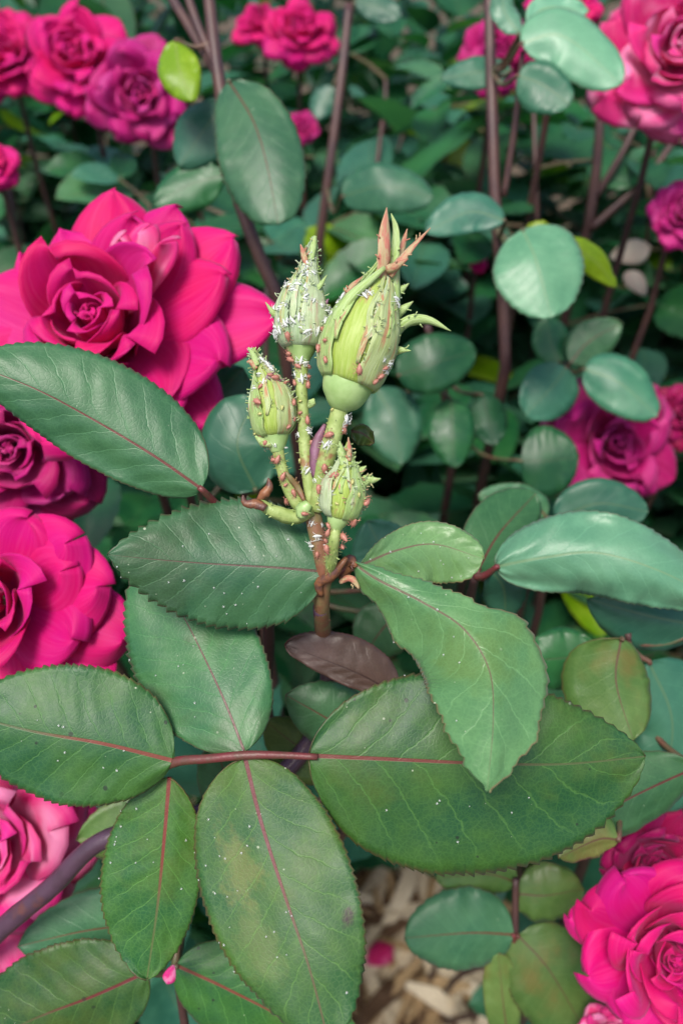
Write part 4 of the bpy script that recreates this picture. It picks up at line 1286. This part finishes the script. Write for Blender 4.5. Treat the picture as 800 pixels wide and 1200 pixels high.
nl = 0
cane_i = 0
spots = []
yy = 0.20
while yy < 0.72:
    hw = 0.50 * yy + 0.16
    k = int(2 * hw / 0.07)
    for i in range(k + 1):
        spots.append((-hw + 2 * hw * i / k + rnd.gauss(0, 0.02), yy + rnd.gauss(0, 0.02)))
    yy += 0.08
for (sx, sy) in spots:
    H = rnd.uniform(0.54, 0.70)
    if sy < 0.3:
        H = rnd.uniform(0.35, 0.52)
    lean = Vector((rnd.gauss(0, 0.05), rnd.gauss(0, 0.05), 0))
    base = Vector((sx, sy, 0))
    path = [base + Vector((0, 0, -0.02))]
    n = 9
    for k in range(1, n + 1):
        t = k / n
        path.append(base + lean * t * t + Vector((0.012 * noise.noise((t * 3, sx * 9, sy)), 0.012 * noise.noise((t * 3, sx * 9, sy + 7)), H * t)))
    # shorten a cane that would stand in front of something the photo shows clear
    ok = len(path)
    for k, p in enumerate(path):
        q = proj(p)
        if q and -30 < q[0] < 830 and -30 < q[1] < 1230 and (q[2] < 0.30 or (400 < q[0] < 580 and q[1] > 1030) or
                                                          any(q[2] < kd and math.hypot(q[0] - kx, q[1] - ky) < kr for kx, ky, kr, kd in KEEP)):
            ok = k
            break
    path = path[:ok]
    if len(path) < 4:
        continue
    root = empty('rose_cane', base, 'leafy green rose cane in the dense bush behind the buds and roses', 'rose cane', 'leafy canes filling the bush')
    top = len(path) - 1
    mesh_obj('stem', *tube_geo(path, [0.0024 - 0.0012 * k / n for k in range(len(path))], 6, True), M['cane_bg'], root)
    az = rnd.uniform(0, 6.28)
    nleaf = 17
    for k in range(nleaf):
        t = 0.24 + 0.76 * k / (nleaf - 1)
        f = t * top
        i0 = min(int(f), top - 1)
        at = path[i0].lerp(path[i0 + 1], f - i0)
        az += 2.4 + rnd.gauss(0, 0.3)
        L = rnd.uniform(0.06, 0.095)
        el = rnd.uniform(0.15, 0.7)
        yd = Vector((math.cos(az) * math.cos(el), math.sin(az) * math.cos(el), math.sin(el)))
        xd = yd.cross(Vector((0, 0, 1))).normalized()
        zd = xd.cross(yd)
        B = Matrix(((xd.x, yd.x, zd.x), (xd.y, yd.y, zd.y), (xd.z, yd.z, zd.z)))
        mid = at + yd * L * 0.9
        if not clear_of_view(mid, 0.035) or not clear_of_view(at + yd * L * 1.5, 0.02) or not clear_of_view(at + yd * L * .4, 0.02):
            continue
        lf = bpy.data.objects.new('leaf', RACH[rnd.randrange(3)])
        COL.objects.link(lf)
        lf.parent = root
        lf.matrix_local = Matrix.Translation(at - base) @ (B.to_4x4() @ Matrix.Scale(L, 4))
        big = rnd.uniform(0.55, 0.75)
        for (yy, sd, sc) in ((0.5, -1, 0.72), (0.52, 1, 0.72), (0.84, -1, 0.85), (0.86, 1, 0.85), (1.0, 0, 1.05)):
            if rnd.random() < 0.06:
                continue
            pm = PL[6] if rnd.random() < 0.02 else PL[rnd.randrange(6)]
            o = bpy.data.objects.new('leaflet', pm)
            COL.objects.link(o)
            o.parent = lf
            s = big * sc * rnd.uniform(0.85, 1.12)
            o.matrix_local = Matrix.Translation((0, yy, -0.25 * yy * yy)) @ Matrix.Rotation(-sd * rnd.uniform(0.85, 1.25), 4, 'Z') @ \
                Matrix.Rotation(rnd.gauss(-0.15, 0.22), 4, 'X') @ Matrix.Rotation(rnd.gauss(0, 0.28), 4, 'Y') @ Matrix.Scale(s, 4)
            nl += 1
    cane_i += 1
print('filler canes', cane_i, 'leaflets', nl, 'chips', cnt)

# the far side of the bush, too deep to tell leaf from leaf
import numpy as np


def small_leaf(i):
    r = random.Random(300 + i)
    nu, nv = 6, 1
    V, A, Mt = [], [], []
    hw, fold, curl = r.uniform(0.32, 0.4), r.uniform(0.1, 0.4), r.uniform(0, 0.5)
    for a in range(nu + 1):
        u = a / nu
        for k in (-1, 0, 1):
            x = k * hw * leaf_w(u, 0.5, 0.65)
            V.append((x, u, abs(x) * fold - 0.5 * curl * u * u))
            A.append((u, 0.5 + 0.5 * k))
            Mt.append((u * 4.5, x * 4.5))
    Fc = [(a * 3 + k, a * 3 + k + 1, a * 3 + k + 4, a * 3 + k + 3) for a in range(nu) for k in (0, 1)]
    return np.array(V), np.array(Fc), np.array(A), np.array(Mt)


SL = [small_leaf(i) for i in range(5)]
aV, aF, aA, aM, aI = [], [], [], [], []
o0 = 0
for _ in range(28000):
    if _ < 14000:
        p = (rnd.uniform(-1.2, 1.2), rnd.uniform(0.62, 1.5), rnd.uniform(0.05, 0.78))
    elif _ < 23000:                          # low leaves under the canes, where single ones cannot be told apart
        p = (rnd.uniform(-0.6, 0.6), rnd.uniform(0.34, 0.75), rnd.uniform(0.04, 0.55))
        if not clear_of_view(Vector(p), 0.05) or proj(Vector(p))[2] < 0.45:
            continue
    else:                                    # both sides of the bush, beyond the edges of the photograph
        yv = rnd.uniform(-0.05, 0.75)
        p = (rnd.choice((-1, 1)) * (0.5 * max(yv, 0.1) + 0.2 + rnd.random() * 0.45), yv, rnd.uniform(0.05, 0.66))
    if _ < 23000 and not clear_of_view(Vector(p), 0.03):
        continue
    V, Fc, A, Mt = SL[_ % 5]
    m4 = Matrix.Rotation(rnd.uniform(0, 6.28), 3, 'Z') @ Matrix.Rotation(rnd.gauss(-0.1, 0.5), 3, 'X') @ Matrix.Scale(rnd.uniform(0.035, 0.055), 3)
    aV.append(V @ np.array(m4).T + np.array(p))
    aF.append(Fc + o0)
    o0 += len(V)
    aA.append(A)
    aM.append(Mt + np.array((rnd.uniform(0, 90), 0.0)))
    aI.append(np.full(len(Fc), rnd.choice((0, 0, 0, 1, 1, 2)) if rnd.random() > 0.02 else 3))
aV, aF, aA, aM, aI = (np.concatenate(q) for q in (aV, aF, aA, aM, aI))
me = bpy.data.meshes.new('rose_foliage')
me.from_pydata(aV, [], aF)
li = np.empty(len(me.loops), dtype=np.int32)
me.loops.foreach_get('vertex_index', li)
for nm, dat in (('UVMap', aA), ('metric', aM)):
    me.uv_layers.new(name=nm).data.foreach_set('uv', dat[li].astype(np.float32).ravel())
for k in ('leaf_bg', 'leaf_teal', 'leaf_mid', 'leaf_yellow'):
    me.materials.append(M[k])
me.polygons.foreach_set('material_index', aI.astype(np.int32))
me.polygons.foreach_set('use_smooth', np.ones(len(aF), dtype=bool))
me.update()
far = bpy.data.objects.new('rose_foliage', me)
COL.objects.link(far)
far['kind'] = 'stuff'
far['label'] = 'distant mass of green rose foliage at the back of the bush'
far['category'] = 'foliage'

# ================================================================ insects
bpy.context.view_layer.update()


def bvh_of(objs):
    V, Fc = [], []
    for o in objs:
        b = len(V)
        mw = o.matrix_world
        V += [mw @ v.co for v in o.data.vertices]
        Fc += [tuple(i + b for i in p.vertices) for p in o.data.polygons]
    return BVHTree.FromPolygons(V, Fc)


BH = bvh_of(HB)
BLF = bvh_of(HL)


def hit(tree, x, y, reach=14):
    for rad in range(0, reach + 1, 2):
        for k in range(1 if rad == 0 else 12):
            an = k * 0.5236
            px, py = x + rad * math.cos(an), y + rad * math.sin(an)
            dr = (P(px, py, 1.0) - CAM).normalized()
            loc, nrm, idx, dist = tree.ray_cast(CAM, dr)
            if loc is not None and dist < 0.35:
                if nrm.dot(dr) > 0:
                    nrm = -nrm
                return loc, nrm
    return None


def aphid_mesh(name, mat):
    gs = []
    # pear-shaped body
    prof = [(-1.0, 0.05), (-0.8, 0.34), (-0.45, 0.52), (-0.05, 0.55), (0.35, 0.42), (0.65, 0.27), (0.85, 0.24), (1.0, 0.05)]
    gs.append(tube_geo([Vector((a, 0, 0.42 + 0.04 * math.cos(a * 2))) for a, r in prof], [r for a, r in prof], 9))
    for s in (-1, 1):
        for (x0, x1) in ((0.45, 0.95), (0.1, 0.1), (-0.2, -0.8)):
            gs.append(tube_geo([Vector((x0, s * 0.3, 0.35)), Vector((x1 * 0.7, s * 0.8, 0.55)), Vector((x1, s * 1.05, 0.0))], [0.06, 0.045, 0.03], 4))
        gs.append(tube_geo([Vector((0.9, s * 0.12, 0.5)), Vector((1.25, s * 0.4, 0.75)), Vector((1.1, s * 0.9, 0.8))], [0.04, 0.03, 0.02], 4))
        gs.append(tube_geo([Vector((-0.6, s * 0.25, 0.75)), Vector((-1.0, s * 0.3, 0.95))], [0.05, 0.04], 4))
    V, Fc = merge(*gs)
    me = bpy.data.meshes.new(name)
    me.from_pydata([tuple(v) for v in V], [], Fc)
    me.polygons.foreach_set('use_smooth', [True] * len(me.polygons))
    me.materials.append(M[mat])
    return me


def skin_mesh(i):
    r = random.Random(i + 60)
    gs = []
    gs.append(tube_geo([Vector((a, 0.12 * math.sin(a * 2 + i), 0.25 + 0.1 * math.cos(a * 1.5))) for a in (-1, -0.6, -0.1, 0.4, 0.9)], [0.05, 0.2, 0.26, 0.2, 0.04], 6))
    for _ in range(6):
        s = r.choice((-1, 1))
        x0 = r.uniform(-0.7, 0.7)
        gs.append(tube_geo([Vector((x0, s * 0.15, 0.25)), Vector((x0 + r.gauss(0, 0.4), s * 0.6, r.uniform(0.2, 0.8))), Vector((x0 + r.gauss(0, 0.6), s * r.uniform(0.8, 1.3), r.uniform(0, 1.0)))],
                           [0.06, 0.05, 0.03], 4))
    V, Fc = merge(*gs)
    me = bpy.data.meshes.new('shed_skin')
    me.from_pydata([tuple(v) for v in V], [], Fc)
    me.polygons.foreach_set('use_smooth', [True] * len(me.polygons))
    me.materials.append(M['skin'])
    return me


AM, AG = aphid_mesh('aphid', 'aphid'), aphid_mesh('aphid', 'aphid_g')
SK = [skin_mesh(i) for i in range(4)]


def sit(name, me, x, y, size, tree, label, cat, group, ang=None, lift=0.0):
    h = hit(tree, x, y)
    if not h:
        return None
    loc, nrm = h
    o = bpy.data.objects.new(name, me)
    COL.objects.link(o)
    q = nrm.to_track_quat('Z', 'X')
    o.rotation_mode = 'QUATERNION'
    o.rotation_quaternion = q @ Quaternion((0, 0, 1), rnd.uniform(0, 6.28) if ang is None else ang)
    o.location = loc - nrm * size * 0.05 + nrm * lift
    o.scale = (size, size, size)
    o['label'] = label
    o['category'] = cat
    o['group'] = group
    return o


pink = [(337, 412), (341, 421), (376, 410), (380, 401), (382, 420), (365, 430), (362, 441), (344, 450), (363, 449), (328, 440), (306, 455), (317, 537), (352, 485), (359, 491), (346, 493),
        (412, 495), (410, 503), (446, 440), (441, 446), (381, 548), (398, 520), (430, 588), (417, 612), (384, 615), (380, 622), (406, 632), (379, 636), (331, 556), (336, 567), (345, 577),
        (302, 512), (312, 520), (357, 602), (303, 470), (336, 500), (343, 470), (349, 430), (392, 560), (377, 575), (386, 508), (364, 545), (367, 520), (323, 445), (331, 448), (315, 442),
        (327, 540), (334, 585), (372, 650), (384, 642), (401, 640), (375, 385), (340, 395), (420, 432), (452, 430)]
for (x, y) in pink:
    sit('aphid', AM, x + rnd.uniform(-2, 2), y + rnd.uniform(-2, 2), rnd.uniform(0.0005, 0.0012), BH, 'pinkish brown aphid clinging to the bud stems', 'aphid', 'pink aphids on the buds and stems')
for (x, y) in [(305, 485), (330, 478), (298, 510), (412, 565), (420, 580), (395, 590), (352, 470), (390, 480), (350, 540), (340, 560), (372, 590)]:
    sit('aphid', AG, x, y, rnd.uniform(0.0004, 0.0007), BH, 'yellow green aphid clinging to the bud stems', 'aphid', 'green aphids on the buds and stems')
LS = 'white shed aphid skin stuck to the buds and stems'
GS = 'shed skins on the buds and stems'
for (x, y, sx, sy, nn) in [(345, 350, 14, 14, 16), (330, 378, 6, 10, 9), (362, 318, 6, 8, 8), (388, 366, 9, 8, 10), (352, 385, 16, 8, 7), (305, 418, 8, 5, 8), (448, 300, 6, 8, 5), (470, 340, 6, 12, 6),
                           (458, 430, 4, 5, 4), (420, 345, 12, 10, 5), (372, 545, 12, 20, 6), (350, 440, 4, 10, 4), (405, 500, 6, 8, 4), (330, 520, 20, 40, 7), (385, 620, 12, 20, 5), (447, 270, 2, 6, 3), (300, 450, 5, 8, 3)]:
    for _ in range(nn):
        sit('shed_skin', SK[rnd.randrange(4)], rnd.gauss(x, sx), rnd.gauss(y, sy), rnd.uniform(0.0005, 0.0012), BH, LS, 'aphid skin', GS)
LS2 = 'tiny pale shed aphid skin lying on a leaf'
for (x, y, sx, sy, nn) in [(137, 902, 1, 1, 1), (145, 680, 60, 30, 8), (290, 700, 40, 20, 8), (270, 1000, 30, 40, 16), (150, 1010, 25, 40, 12), (60, 860, 50, 20, 8), (480, 650, 35, 20, 14), (530, 740, 40, 30, 8),
                           (560, 960, 80, 40, 10), (320, 1100, 40, 40, 12), (287, 885, 3, 3, 2), (300, 620, 40, 20, 6), (195, 780, 30, 40, 8)]:
    for _ in range(nn):
        big = 2.2 if nn == 1 else 1
        sit('shed_skin', SK[rnd.randrange(4)], rnd.gauss(x, sx), rnd.gauss(y, sy), rnd.uniform(0.00012, 0.0003) * big, BLF, LS2, 'aphid skin', 'shed skins on the leaves', lift=0.0003)
